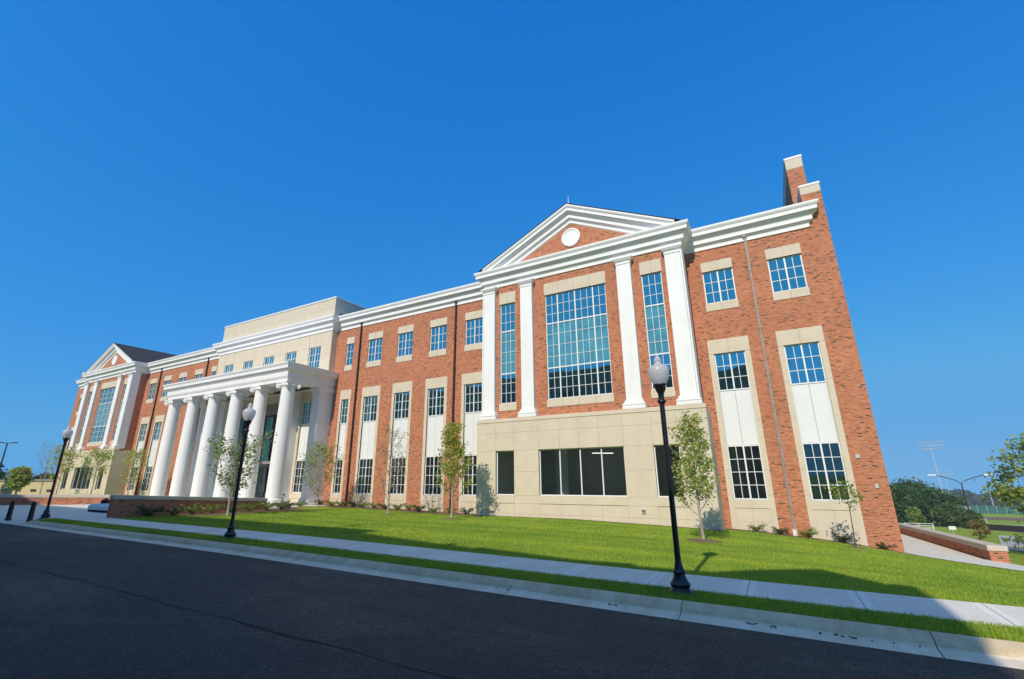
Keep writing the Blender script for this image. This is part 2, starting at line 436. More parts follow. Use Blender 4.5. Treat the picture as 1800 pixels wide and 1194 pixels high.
class MB:
    def __init__(s):
        s.v = []; s.f = []
    def quad(s, a, b, c, d):
        n = len(s.v); s.v += [a, b, c, d]; s.f.append((n, n + 1, n + 2, n + 3))
    def poly(s, pts):
        n = len(s.v); s.v += list(pts); s.f.append(tuple(range(n, n + len(pts))))
    def box(s, x0, x1, y0, y1, z0, z1):
        if x0 > x1: x0, x1 = x1, x0
        if y0 > y1: y0, y1 = y1, y0
        if z0 > z1: z0, z1 = z1, z0
        n = len(s.v)
        s.v += [(x0, y0, z0), (x1, y0, z0), (x1, y1, z0), (x0, y1, z0), (x0, y0, z1), (x1, y0, z1), (x1, y1, z1), (x0, y1, z1)]
        s.f += [(n, n + 3, n + 2, n + 1), (n + 4, n + 5, n + 6, n + 7), (n, n + 1, n + 5, n + 4), (n + 1, n + 2, n + 6, n + 5), (n + 2, n + 3, n + 7, n + 6), (n + 3, n, n + 4, n + 7)]
        return s
    def cbox(s, x0, x1, y0, y1, z0, z1, c=0.01):
        """box with chamfered vertical and top edges"""
        if x0 > x1: x0, x1 = x1, x0
        n = len(s.v)
        def ring(z, i):
            return [(x0 + i + c, y0 + i, z), (x1 - i - c, y0 + i, z), (x1 - i, y0 + i + c, z), (x1 - i, y1 - i - c, z), (x1 - i - c, y1 - i, z), (x0 + i + c, y1 - i, z), (x0 + i, y1 - i - c, z), (x0 + i, y0 + i + c, z)]
        s.v += ring(z0, 0) + ring(z1 - c, 0) + ring(z1, c * 0.9)
        for k in range(2):
            for i in range(8):
                j = (i + 1) % 8
                s.f.append((n + k * 8 + i, n + k * 8 + j, n + k * 8 + 8 + j, n + k * 8 + 8 + i))
        s.f.append(tuple(n + 16 + i for i in range(8)))
        s.f.append(tuple(n + 7 - i for i in range(8)))
        return s
    def lathe(s, prof, c=(0, 0, 0), seg=24, flute=None):
        n = len(s.v)
        for r, z in prof:
            for k in range(seg):
                a = 2 * math.pi * k / seg
                rr = r
                if flute and flute[0] <= z <= flute[1] and k % 2:
                    rr = r * flute[2]
                s.v.append((c[0] + rr * math.cos(a), c[1] + rr * math.sin(a), c[2] + z))
        for i in range(len(prof) - 1):
            for k in range(seg):
                j = (k + 1) % seg
                s.f.append((n + i * seg + k, n + i * seg + j, n + (i + 1) * seg + j, n + (i + 1) * seg + k))
        s.f.append(tuple(n + seg - 1 - k for k in range(seg)))
        s.f.append(tuple(n + (len(prof) - 1) * seg + k for k in range(seg)))
        return s
    def tube(s, pts, rad, seg=6):
        n = len(s.v)
        m = len(pts)
        for i, p in enumerate(pts):
            p = Vector(p)
            d = Vector(pts[min(i + 1, m - 1)]) - Vector(pts[max(i - 1, 0)])
            d.normalize()
            a = d.orthogonal().normalized(); b = d.cross(a)
            r = rad[i] if hasattr(rad, '__len__') else rad
            for k in range(seg):
                t = 2 * math.pi * k / seg
                q = p + r * (math.cos(t) * a + math.sin(t) * b)
                s.v.append(tuple(q))
        for i in range(m - 1):
            # keep rings aligned by nearest start vertex
            best = min(range(seg), key=lambda o: (Vector(s.v[n + i * seg]) - Vector(s.v[n + (i + 1) * seg + o])).length)
            for k in range(seg):
                j = (k + 1) % seg
                s.f.append((n + i * seg + k, n + i * seg + j, n + (i + 1) * seg + (j + best) % seg, n + (i + 1) * seg + (k + best) % seg))
        s.f.append(tuple(n + seg - 1 - k for k in range(seg)))
        s.f.append(tuple(n + (m - 1) * seg + k for k in range(seg)))
        return s
    def disc(s, c, axis, r, th, seg=20, hole=0.0):
        """short cylinder of radius r and thickness th round an axis"""
        a = Vector(axis).normalized()
        return s.tube([Vector(c) - a * th / 2, Vector(c) + a * th / 2], [r, r], seg)
    def build(s, name, mat, parent=None, smooth=False, mats=None):
        me = bpy.data.meshes.new(name)
        vs = np.array(s.v, dtype=np.float64).reshape(-1, 3)
        if parent is not None:
            vs = vs - np.array(base_of(parent))
        me.from_pydata(vs.tolist(), [], s.f)
        me.materials.append(mat)
        if smooth:
            me.polygons.foreach_set('use_smooth', [True] * len(me.polygons))
            try:
                me.set_sharp_from_angle(angle=math.radians(38))
            except Exception:
                pass
        me.update()
        o = bpy.data.objects.new(name, me)
        COL.objects.link(o)
        if parent is not None:
            o.parent = parent
        return o

def quads_object(name, mat, corners, parent=None):
    """corners: array (n,4,3) -> one mesh of n loose quads"""
    c = np.asarray(corners, dtype=np.float32)
    if parent is not None:
        c = c - np.array(base_of(parent), dtype=np.float32)
    n, k = c.shape[0], c.shape[1]
    me = bpy.data.meshes.new(name)
    me.vertices.add(n * k); me.vertices.foreach_set('co', c.reshape(-1))
    me.loops.add(n * k); me.loops.foreach_set('vertex_index', np.arange(n * k, dtype=np.int32))
    me.polygons.add(n)
    me.polygons.foreach_set('loop_start', np.arange(0, n * k, k, dtype=np.int32))
    me.polygons.foreach_set('loop_total', np.full(n, k, dtype=np.int32))
    me.materials.append(mat)
    me.update(calc_edges=True)
    me.validate()
    o = bpy.data.objects.new(name, me)
    COL.objects.link(o)
    if parent is not None:
        o.parent = parent
    return o

def copy_tree(o, parent=None, loc=None, rz=None):
    c = o.copy(); COL.objects.link(c)
    if parent is not None: c.parent = parent
    if loc is not None: c.location = loc
    if rz is not None: c.rotation_euler = (0, 0, rz)
    for ch in list(o.children):
        copy_tree(ch, c)
    return c

def pol(az, dist, z=0.0):
    a = math.radians(az)
    return (dist * math.sin(a), dist * math.cos(a), z)

# ------------------------------------------------------------------ the lie of the land
ZWX = [-120, -100, -76, -60, -33, -28.6, -24.5, -20.5, -18.7, -16.2, -14.0, -9.0, -4.0, -2.4, -1.2, 0.5, 1.9, 3.2, 3.75, 6.3, 12, 30]
ZWZ = [-0.9, -0.9, 0.35, 0.35, 0.33, 0.25, 0.17, 0.09, 0.02, -0.02, 0.04, 0.03, -0.13, -0.22, -0.28, -0.42, -0.56, -0.74, -0.84, -1.0, -1.5, -2.2]
BKY = [23.6, 45, 75, 100, 200, 400, 700]
BKZ = [0.0, -0.85, -2.4, -4.2, -7.6, -18, -36]
def zs(x):
    x = np.clip(x, -110, 40)
    return 0.152 - 0.00927 * (x + 1.78) - 0.05 * np.clip(-76 - x, 0, 30) + 0.035 * np.exp(-((x + 14) / 8.0) ** 2)
def hgt(x, y):
    x = np.asarray(x, float); y = np.asarray(y, float)
    a = zs(x); b = np.interp(x, ZWX, ZWZ)
    t = np.clip((y - 10.6) / 13.0, 0, 1)
    h = a + (b - a) * t
    sd = np.clip((x + 12) / 14.0, 0, 1); sd = sd * sd * (3 - 2 * sd)
    return h + np.interp(y, BKY, BKZ) * sd
def hz(x, y):
    return float(hgt(x, y))

def grid_sheet(name, mat, xs, ys, zoff, kind='structure', fz=None):
    mb = MB()
    xs = list(xs); ys = list(ys)
    X, Y = np.meshgrid(xs, ys)
    Z = (fz(X, Y) if fz else hgt(X, Y)) + zoff
    nx = len(xs)
    mb.v = [(float(a), float(b), float(c)) for a, b, c in zip(X.ravel(), Y.ravel(), Z.ravel())]
    for j in range(len(ys) - 1):
        for i in range(nx - 1):
            mb.f.append((j * nx + i, j * nx + i + 1, (j + 1) * nx + i + 1, (j + 1) * nx + i))
    o = mb.build(name, mat, None, True)
    tag(o, kind=kind)
    return o

def R(a, b, n):
    return list(np.linspace(a, b, n))
gx = [-3000, -1500, -700, -400, -250, -150] + R(-110, -50, 13) + R(-48, -30, 19) + [-29.12, -29.08] + R(-28, 16, 45) + R(20, 60, 9) + [80, 110, 150, 220, 320, 480]
gy = [-300, -120, -60, -30, -14, -1.0, -0.95] + [8.0, 8.55, 8.56] + R(9.2, 24.2, 31) + R(26, 60, 15) + R(66, 200, 20) + [230, 270, 320, 380, 450, 520]
def gz(X, Y):
    h = hgt(X, Y)
    return np.where(((Y > -0.97) & (Y < 8.555)) | ((X < -29.1) & (X > -62) & (Y > 0) & (Y < 10.62)), h - 0.4, h)
grid_sheet('ground', M['turf'], gx, gy, 0.0, fz=gz)

rx = [-400, -200, -120] + R(-100, 40, 71) + [60, 120, 250]
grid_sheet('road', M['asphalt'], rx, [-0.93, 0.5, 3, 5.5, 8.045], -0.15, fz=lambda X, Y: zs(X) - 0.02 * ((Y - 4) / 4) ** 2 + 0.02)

# kerb and gutter, one casting per 3 m
kb = MB(); gb = MB()
x = -29.2
while x < 40:
    x1 = x + 3.06
    def sec(xx):
        z = float(zs(xx))
        return [(8.04, z - 0.150), (8.30, z - 0.128), (8.33, z - 0.112), (8.365, z - 0.074), (8.43, z - 0.036), (8.50, z - 0.008), (8.56, z + 0.006), (8.56, z - 0.3)]
    a, b = sec(x + 0.006), sec(x1 - 0.006)
    for i in range(2):
        gb.quad((x + .006, *a[i]), (x1 - .006, *b[i]), (x1 - .006, *b[i + 1]), (x + .006, *a[i + 1]))
    for i in range(2, 7):
        kb.quad((x + .006, *a[i]), (x1 - .006, *b[i]), (x1 - .006, *b[i + 1]), (x + .006, *a[i + 1]))
    kb.poly([(x + .006, *p) for p in a[2:]]); kb.poly([(x1 - .006, *p) for p in reversed(b[2:])])
    x = x1
tag(kb.build('kerb', M['kerb']), kind='structure')
tag(gb.build('gutter', M['gutter']), kind='structure')
grid_sheet('kerb_bed', M['joint'], R(-29.2, 40, 40), [8.06, 8.33, 8.34, 8.54], 0, fz=lambda X, Y: zs(X) - np.where(Y < 8.335, 0.17, np.interp(Y, [8.34, 8.54], [0.15, 0.03])))
grid_sheet('road_seam', M['seam'], R(-40, 2, 90), [0, 1], 0, fz=None) if False else None
sm = MB(); random.seed(3)
pts = [(-40 + i * 0.35, 4.66 + 0.03 * math.sin(i * 0.9) + random.uniform(-.02, .02)) for i in range(125)]
for (xa, ya), (xb, yb) in zip(pts, pts[1:]):
    wa = 0.013 + 0.008 * math.sin(xa * 1.7)
    za = float(zs(xa)) - 0.15 + 0.02 - 0.02 * ((4.66 - 4) / 4) ** 2 + 0.004; zb = float(zs(xb)) - 0.15 + 0.02 - 0.02 * ((4.66 - 4) / 4) ** 2 + 0.004
    sm.quad((xa, ya - wa, za), (xb, yb - wa, zb), (xb, yb + wa, zb), (xa, ya + wa, za))
tag(sm.build('road_seam', M['seam']), kind='structure')

# sidewalk slabs
sw = MB(); x = -27.62 - 1.6 * 0
xs_j = [-0.78 + 1.62 * k for k in range(-17, 24)]
ed = MB()
for k, (xa, xb) in enumerate(zip(xs_j, xs_j[1:])):
    g = 0.006; e = 0.11
    za, zb = float(zs(xa)) + 0.02, float(zs(xb)) + 0.02
    zi = lambda xx: za + (zb - za) * (xx - xa) / (xb - xa)
    xl, xr = xa + g + e, xb - g - e
    sw.quad((xl, 9.28, zi(xl)), (xr, 9.28, zi(xr)), (xr, 10.62, zi(xr)), (xl, 10.62, zi(xl)))
    ed.quad((xa + g, 9.28, za), (xl, 9.28, zi(xl)), (xl, 10.62, zi(xl)), (xa + g, 10.62, za))
    ed.quad((xr, 9.28, zi(xr)), (xb - g, 9.28, zb), (xb - g, 10.62, zb), (xr, 10.62, zi(xr)))
    for yy, sg in ((9.28, 1), (10.62, -1)):
        sw.quad((xa + g, yy, za - .1), (xb - g, yy, zb - .1), (xb - g, yy, zb), (xa + g, yy, za))
    sw.quad((xa + g, 9.28, za - .1), (xa + g, 10.62, za - .1), (xa + g, 10.62, za), (xa + g, 9.28, za))
    sw.quad((xb - g, 9.28, zb - .1), (xb - g, 10.62, zb - .1), (xb - g, 10.62, zb), (xb - g, 9.28, zb))
tag(sw.build('sidewalk', M['walk']), kind='structure')
tag(ed.build('sidewalk_edging', M['walk_edge']), kind='structure')
grid_sheet('sidewalk_bed', M['joint'], R(xs_j[0], xs_j[-1], 42), [9.29, 10.61], 0.006)

# entrance plaza and street apron at the left
grid_sheet('plaza', M['walk'], R(-50, -27.75, 24), R(10.64, 23.3, 26), 0.022)
grid_sheet('apron', M['walk'], R(-60, -29.22, 24), [8.05, 8.2, 8.5, 9.2, 9.9, 10.64], 0.02, fz=lambda X, Y: zs(X) - np.interp(Y, [8.05, 8.5, 9.2], [0.17, 0.10, 0.0]))
grid_sheet('walk_end', M['walk'], R(-29.2, xs_j[0] - .01, 6), [9.28, 10.62], 0.02)

# path round the right corner of the building
pl = MB()
Lc = [(3.78, 60), (3.78, 40), (3.78, 30), (3.78, 24.0), (4.30, 22.6), (4.80, 21.5), (5.66, 19.9), (7.2, 17.6), (9.4, 15.2), (12.5, 12.8), (16, 10.62)]
Rc = [(6.18, 60), (6.18, 40), (6.18, 30), (6.20, 24.9), (6.78, 24.3), (7.5, 23.0), (8.7, 20.8), (10.3, 18.7), (12.4, 16.6), (15.2, 14.4), (19, 12.6)]
for i in range(len(Lc) - 1):
    for k in range(6):
        for (s0, s1) in ((0, .25), (.25, .5), (.5, .75), (.75, 1)):
            q = []
            for tt, ss in ((k / 6, s0), (k / 6, s1), ((k + 1) / 6, s1), ((k + 1) / 6, s0)):
                lx = Lc[i][0] * (1 - tt) + Lc[i + 1][0] * tt; ly = Lc[i][1] * (1 - tt) + Lc[i + 1][1] * tt
                qx = Rc[i][0] * (1 - tt) + Rc[i + 1][0] * tt; qy = Rc[i][1] * (1 - tt) + Rc[i + 1][1] * tt
                X_, Y_ = lx + (qx - lx) * ss, ly + (qy - ly) * ss
                q.append((X_, Y_, hz(X_, Y_) + 0.03))
            pl.quad(*q)
tag(pl.build('path', M['walk']), kind='structure')

# mulch beds along the building
def bed(x0, x1, yf, yb, n):
    mb = MB()
    xs = R(x0, x1, n); random.seed(int(abs(x0) * 10))
    fr = [yf + random.uniform(-.06, .06) for _ in xs]
    for i in range(n - 1):
        for s0, s1 in ((0, .5), (.5, 1)):
            q = []
            for xx, f0, s in ((xs[i], fr[i], s0), (xs[i + 1], fr[i + 1], s0), (xs[i + 1], fr[i + 1], s1), (xs[i], fr[i], s1)):
                yy = f0 + (yb - f0) * s
                q.append((xx, yy, hz(xx, yy) + 0.02))
            mb.quad(*q)
    return mb
mb = MB()
for a in ((-29.3, -14.9, 22.55, 23.98, 40), (-2.4, 3.74, 23.35, 23.98, 18), (-14.85, -2.42, 22.2, 22.39, 30), (-27.45, -25.2, 13.3, 20.0, 12)):
    b = bed(*a); n0 = len(mb.v); mb.v += b.v; mb.f += [tuple(i + n0 for i in f) for f in b.f]
tag(mb.build('mulch_bed', M['mulch']), kind='structure')

# grass blades: fuzz of the turf nearest the camera
rng = np.random.default_rng(5)
def blades(n, x0, x1, y0, y1, hmin, hmax, wid, keep=None):
    x = rng.uniform(x0, x1, n); y = rng.uniform(y0, y1, n)
    if keep is not None:
        k = keep(x, y); x = x[k]; y = y[k]
    n = len(x)
    z = hgt(x, y) - 0.005
    a = rng.uniform(0, 2 * np.pi, n); h = rng.uniform(hmin, hmax, n); wd = wid * rng.uniform(.7, 1.3, n)
    l = rng.uniform(0, .6, n) * h; la = rng.uniform(0, 2 * np.pi, n)
    c = np.zeros((n, 3, 3))
    c[:, 0] = np.stack([x - wd * np.cos(a), y - wd * np.sin(a), z], -1)
    c[:, 1] = np.stack([x + wd * np.cos(a), y + wd * np.sin(a), z], -1)
    c[:, 2] = np.stack([x + l * np.cos(la), y + l * np.sin(la), z + h], -1)
    return c
def not_path(x, y):
    ly = np.array([24.0, 22.6, 21.5, 19.9, 17.6, 15.2, 12.8, 10.62])[::-1]; lx = np.array([3.78, 4.3, 4.8, 5.66, 7.2, 9.4, 12.5, 16])[::-1]
    k = x < np.interp(y, ly, lx) - 0.05
    k &= ~((x > -29.3) & (x < -14.9) & (y > 22.5)) & ~((x > -2.4) & (y > 23.3)) & ~((x > -15) & (x < -2.3) & (y > 22.15))
    k &= ~((x < -25.2) & (y > 13.3)) & (x > -27.3)
    return k
bl = [blades(52000, -10, 5, 8.57, 9.30, .03, .07, .005), blades(34000, -29, -10, 8.57, 9.30, .04, .08, .008),
      blades(200000, -9, 9, 10.6, 17, .025, .055, .006, not_path), blades(90000, -9, 9, 17, 24, .03, .055, .009, not_path),
      blades(150000, -27, -9, 10.6, 24, .03, .06, .010, not_path), blades(12000, 5, 12, 8.57, 9.30, .03, .07, .006)]
o = quads_object('grass', M['blade'], np.concatenate(bl))
tag(o, kind='stuff')

# ------------------------------------------------------------------ THE BUILDING
C0 = -37.4
WALL = 24.0
PAVX = -8.66
bld = empty('school_building', (C0, WALL, 0.0), 'long three-storey brick and limestone school building with white columned entrance portico', 'building')

def mir(x):
    return 2 * C0 - x
def ident(x):
    return x

def wall_grid(mb, x0, x1, z0, z1, holes, y, depth=0.14):
    """front wall sheet at y with rectangular openings and their reveals"""
    if x0 > x1: x0, x1 = x1, x0
    hs_ = [(min(a, b), max(a, b), c, d) for a, b, c, d in holes if max(a, b) > x0 and min(a, b) < x1]
    xs = sorted({x0, x1} | {v for h in hs_ for v in h[:2] if x0 < v < x1}); zz = sorted({z0, z1} | {v for h in hs_ for v in h[2:] if z0 < v < z1})
    for xa, xb in zip(xs, xs[1:]):
        run = None
        for za, zb in zip(zz, zz[1:]):
            cx, cz = (xa + xb) / 2, (za + zb) / 2
            if any(h[0] < cx < h[1] and h[2] < cz < h[3] for h in hs_):
                continue
            mb.quad((xa, y, za), (xb, y, za), (xb, y, zb), (xa, y, zb))
    for a, b, c, d in hs_:
        yb = y + depth
        mb.quad((a, y, c), (a, yb, c), (a, yb, d), (a, y, d))
        mb.quad((b, yb, c), (b, y, c), (b, y, d), (b, yb, d))
        mb.quad((a, yb, d), (b, yb, d), (b, y, d), (a, y, d))
        mb.quad((a, y, c), (b, y, c), (b, yb, c), (a, yb, c))

FR = []
def window(x0, x1, z0, z1, y, groups, rows, glass='glass', fw_=0.055, lintel=None, sill=None, transoms=None, mull=0.065, munt=0.026, spandrel=None, skew=0):
    """frame (this object) > glass, lintel, sill"""
    if x0 > x1:
        x0, x1 = x1, x0
        groups = list(reversed(groups))
    f = MB()
    yf, yb = y + 0.075, y + 0.135
    f.box(x0, x0 + fw_, yf, yb, z0, z1); f.box(x1 - fw_, x1, yf, yb, z0, z1)
    f.box(x0 + fw_, x1 - fw_, yf, yb, z0, z0 + fw_); f.box(x0 + fw_, x1 - fw_, yf, yb, z1 - fw_, z1)
    tot = sum(groups)
    xi0, xi1 = x0 + fw_, x1 - fw_
    pw = (xi1 - xi0) / tot
    zi0, zi1 = z0 + fw_, z1 - fw_
    if transoms:
        lev = [zi0] + list(transoms) + [zi1]
    else:
        lev = [zi0, zi1]
    k = 0
    for gi, g in enumerate(groups):
        for c in range(1, g):
            xx = xi0 + (k + c) * pw
            f.box(xx - munt / 2, xx + munt / 2, yf + .012, yb - .005, zi0, zi1)
        k += g
        if gi < len(groups) - 1:
            xx = xi0 + k * pw
            f.box(xx - mull / 2, xx + mull / 2, yf - .004, yb, zi0, zi1)
    if not isinstance(rows, (list, tuple)):
        rows = [rows]
    for s, (za, zb) in enumerate(zip(lev, lev[1:])):
        r = rows[s]
        for c in range(1, r):
            zz = za + (zb - za) * c / r
            f.box(xi0, xi1, yf + .014, yb - .007, zz - munt / 2, zz + munt / 2)
        if s < len(lev) - 2:
            f.box(xi0, xi1, yf - .002, yb - .002, zb - mull / 2, zb + mull / 2)
    fo = f.build('window', M['frame'], bld)
    g = MB()
    # every light is its own pane, set a hair out of true so that reflections break from pane to pane
    rr = random.Random(int(abs(x0) * 91 + z0 * 7))
    yg = y + 0.118
    for s, (za, zb) in enumerate(zip(lev, lev[1:])):
        if spandrel is not None and s == spandrel:
            sp = MB(); sp.quad((xi0, yg, za), (xi1, yg, za), (xi1, yg, zb), (xi0, yg, zb))
            sp.build('spandrel_glass', M['spandrel'], fo)
            continue
        k = 0
        for gg in groups:
            xa, xb = xi0 + k * pw, xi0 + (k + gg) * pw
            t1, t2 = rr.uniform(-.003, .003), rr.uniform(-.003, .003)
            g.quad((xa, yg + t1, za), (xb, yg - t1, za), (xb, yg - t1 + t2, zb), (xa, yg + t1 + t2, zb))
            k += gg
    g.build('glass', M[glass], fo)
    if lintel:
        zl0, zl1, ex, n = lintel
        l = MB(); W = (x1 - x0 + 2 * ex) / n
        for i in range(n):
            l.cbox(x0 - ex + i * W + (.004 if i else 0), x0 - ex + (i + 1) * W - (.004 if i < n - 1 else 0), y - .016, y + .12, zl0, zl1, .006)
        l.build('lintel', M['stone'], fo)
    if sill:
        zl0, zl1, ex, n = sill
        l = MB(); W = (x1 - x0 + 2 * ex) / n
        for i in range(n):
            l.cbox(x0 - ex + i * W + (.004 if i else 0), x0 - ex + (i + 1) * W - (.004 if i < n - 1 else 0), y - .03, y + .14, zl0, zl1, .008)
        l.build('sill', M['stone'], fo)
    return fo

# --- bays: (centre, narrow)
bays = [(-1.27, False), (1.73, False), (-16.24, False), (-19.24, False), (-22.25, False), (-25.25, False), (-27.93, True)]
holes_main = []
for side in (ident, mir):
    for c, nar in bays:
        hw = 0.39 if nar else 0.72
        cx = side(c)
        g = [2] if nar else [2, 2]
        # third floor
        window(cx - hw, cx + hw, 10.44, 12.20, WALL, g, 3, lintel=(12.20, 12.73, .02, 1 if nar else 2), sill=(10.03, 10.44, .03, 1 if nar else 2))
        holes_main.append((cx - hw, cx + hw, 10.44, 12.20))
        # tall bay: second-floor window, white panel, first-floor window in one stone surround
        hb = 0.36 if nar else 0.69
        sw_ = 0.58 if nar else 0.92
        holes_main.append((cx - hb, cx + hb, 1.01, 7.81))
        window(cx - hb, cx + hb, 5.96, 7.81, WALL, g, 3, lintel=(7.81, 8.52, sw_ - hb, 1 if nar else 2))
        window(cx - hb, cx + hb, 1.01, 3.39, WALL, g, 4, glass='glass_low')
        p = MB()
        for a, b in (((cx - hb + .035, cx - .006), (cx + .006, cx + hb - .035)) if not nar else ((cx - hb + .035, cx + hb - .035),)):
            p.box(a, b, WALL + .105, WALL + .13, 3.40, 5.95)
        p.box(cx - hb, cx - hb + .03, WALL + .085, WALL + .13, 3.39, 5.96); p.box(cx + hb - .03, cx + hb, WALL + .085, WALL + .13, 3.39, 5.96)
        p.build('spandrel_panel', M['panel'], bld)
        s = MB()
        for a, b in ((cx - sw_, cx - hb), (cx + hb, cx + sw_)):
            for za, zb in ((-1.3, 1.2), (1.2, 2.28), (2.28, 4.5), (4.5, 6.1), (6.1, 7.80)):
                s.box(a, b, WALL - .014, WALL + .12, za + .004, zb - .004)
        zj = hz(cx, 23.9)
        for za, zb in ((-1.3, zj + .38), (zj + .38, .655)):
            if zb - za < .03: continue
            xs_p = [cx - hb, cx, cx + hb] if not nar else [cx - hb, cx + hb]
            for a, b in zip(xs_p, xs_p[1:]):
                s.box(a + .004, b - .004, WALL - .008, WALL + .1, za + .003, zb - .003)
        s.box(cx - hb, cx + hb, WALL - .035, WALL + .14, .66, 1.01)
        s.build('window_surround', M['stone'], bld)

# --- brick main walls
wb = MB()
for side in (ident, mir):
    for a, b in ((-29.5, -14.61), (-2.71, 3.75)):
        wall_grid(wb, side(a), side(b), -1.5, 14.3, holes_main, WALL)
    xe = side(3.75)
    wb.quad((xe, WALL, -3), (xe, 46, -3), (xe, 46, 14.5), (xe, WALL, 14.5))
wb.quad((mir(3.75), 46, -3), (3.75, 46, -3), (3.75, 46, 14.5), (mir(3.75), 46, 14.5))
wb.build('brick_wall', M['brick'], bld)

# --- parapet walls on the two gable ends
for side in (ident, mir):
    p = MB()
    a, b = side(2.92), side(3.75)
    p.box(a, b, 24.0, 27.4, 14.29, 15.2); p.box(a, b, 27.4, 42.0, 14.29, 18.85)
    po = p.build('parapet_wall', M['brick'], bld)
    q = MB(); q.box(a, b, 23.985, 27.38, 15.2, 15.62); q.box(a, b, 27.385, 42.01, 18.85, 19.5)
    q.build('parapet_band', M['stone'], po)
    q = MB(); s = 0.03
    q.cbox(min(a, b) - s, max(a, b) + s, 23.96, 27.36, 15.62, 15.72, .01); q.cbox(min(a, b) - s, max(a, b) + s, 27.36, 42.03, 19.5, 19.62, .01)
    q.build('coping', M['whitemetal'], po)

# --- main cornice: one profile swept round the whole front
PROF = [(0.0, 13.43), (.06, 13.43), (.06, 13.60), (.085, 13.64), (.12, 13.67), (.17, 13.70), (.22, 13.74), (.22, 13.92), (.24, 13.96), (.29, 14.02), (.36, 14.08), (.40, 14.10),
        (.40, 14.13), (.46, 14.13), (.46, 14.30), (.475, 14.32), (.50, 14.35), (.535, 14.41), (.55, 14.45), (.55, 14.53), (0.0, 14.56), (-.5, 14.56)]
def sweep(mb, path, prof):
    """path: plan points whose outer side is to the right of travel direction ... all segments axis aligned"""
    n = len(path)
    nor = []
    for i in range(n - 1):
        dx, dy = path[i + 1][0] - path[i][0], path[i + 1][1] - path[i][1]
        L = math.hypot(dx, dy); nor.append((dy / L, -dx / L))
    rows = []
    for i in range(n):
        if i == 0: m = nor[0]
        elif i == n - 1: m = nor[-1]
        else:
            a, b = nor[i - 1], nor[i]
            m = a if (a[0] * b[0] + a[1] * b[1]) > .99 else (a[0] + b[0], a[1] + b[1])
        rows.append([(path[i][0] + o * m[0], path[i][1] + o * m[1], z) for o, z in prof])
    for i in range(n - 1):
        for k in range(len(prof) - 1):
            mb.quad(rows[i][k], rows[i + 1][k], rows[i + 1][k + 1], rows[i][k + 1])
PB = 5.95
half = [(C0, 23.46), (-29.5, 23.46), (-29.5, WALL), (PAVX - PB, WALL), (PAVX - PB, 22.8), (PAVX + PB, 22.8), (PAVX + PB, WALL), (2.95, WALL), (2.95, 24.4)]
path = [(mir(x), y) for x, y in reversed(half)] + half[1:]
cn = MB(); sweep(cn, path, PROF)
cn.build('cornice', M['white'], bld, True)

# --- roof deck, hidden from the street but there
rf = MB()
rf.box(mir(3.7), 3.7, 24.3, 46, 14.30, 14.50)
rf.box(C0 + 7.87, C0 + 8.0, 24.0, 34, 14.55, 14.95)
rf.build('roof_deck', M['roof'], bld)

# --- pavilions
def panel_face(mb, xs, zz, holes, y, dep, gap=.004):
    for xa, xb in zip(xs, xs[1:]):
        for za, zb in zip(zz, zz[1:]):
            cx, cz = (xa + xb) / 2, (za + zb) / 2
            if any(h[0] < cx < h[1] and h[2] < cz < h[3] for h in holes): continue
            mb.box(xa + gap, xb - gap, y, y + dep, za + gap, zb - gap)

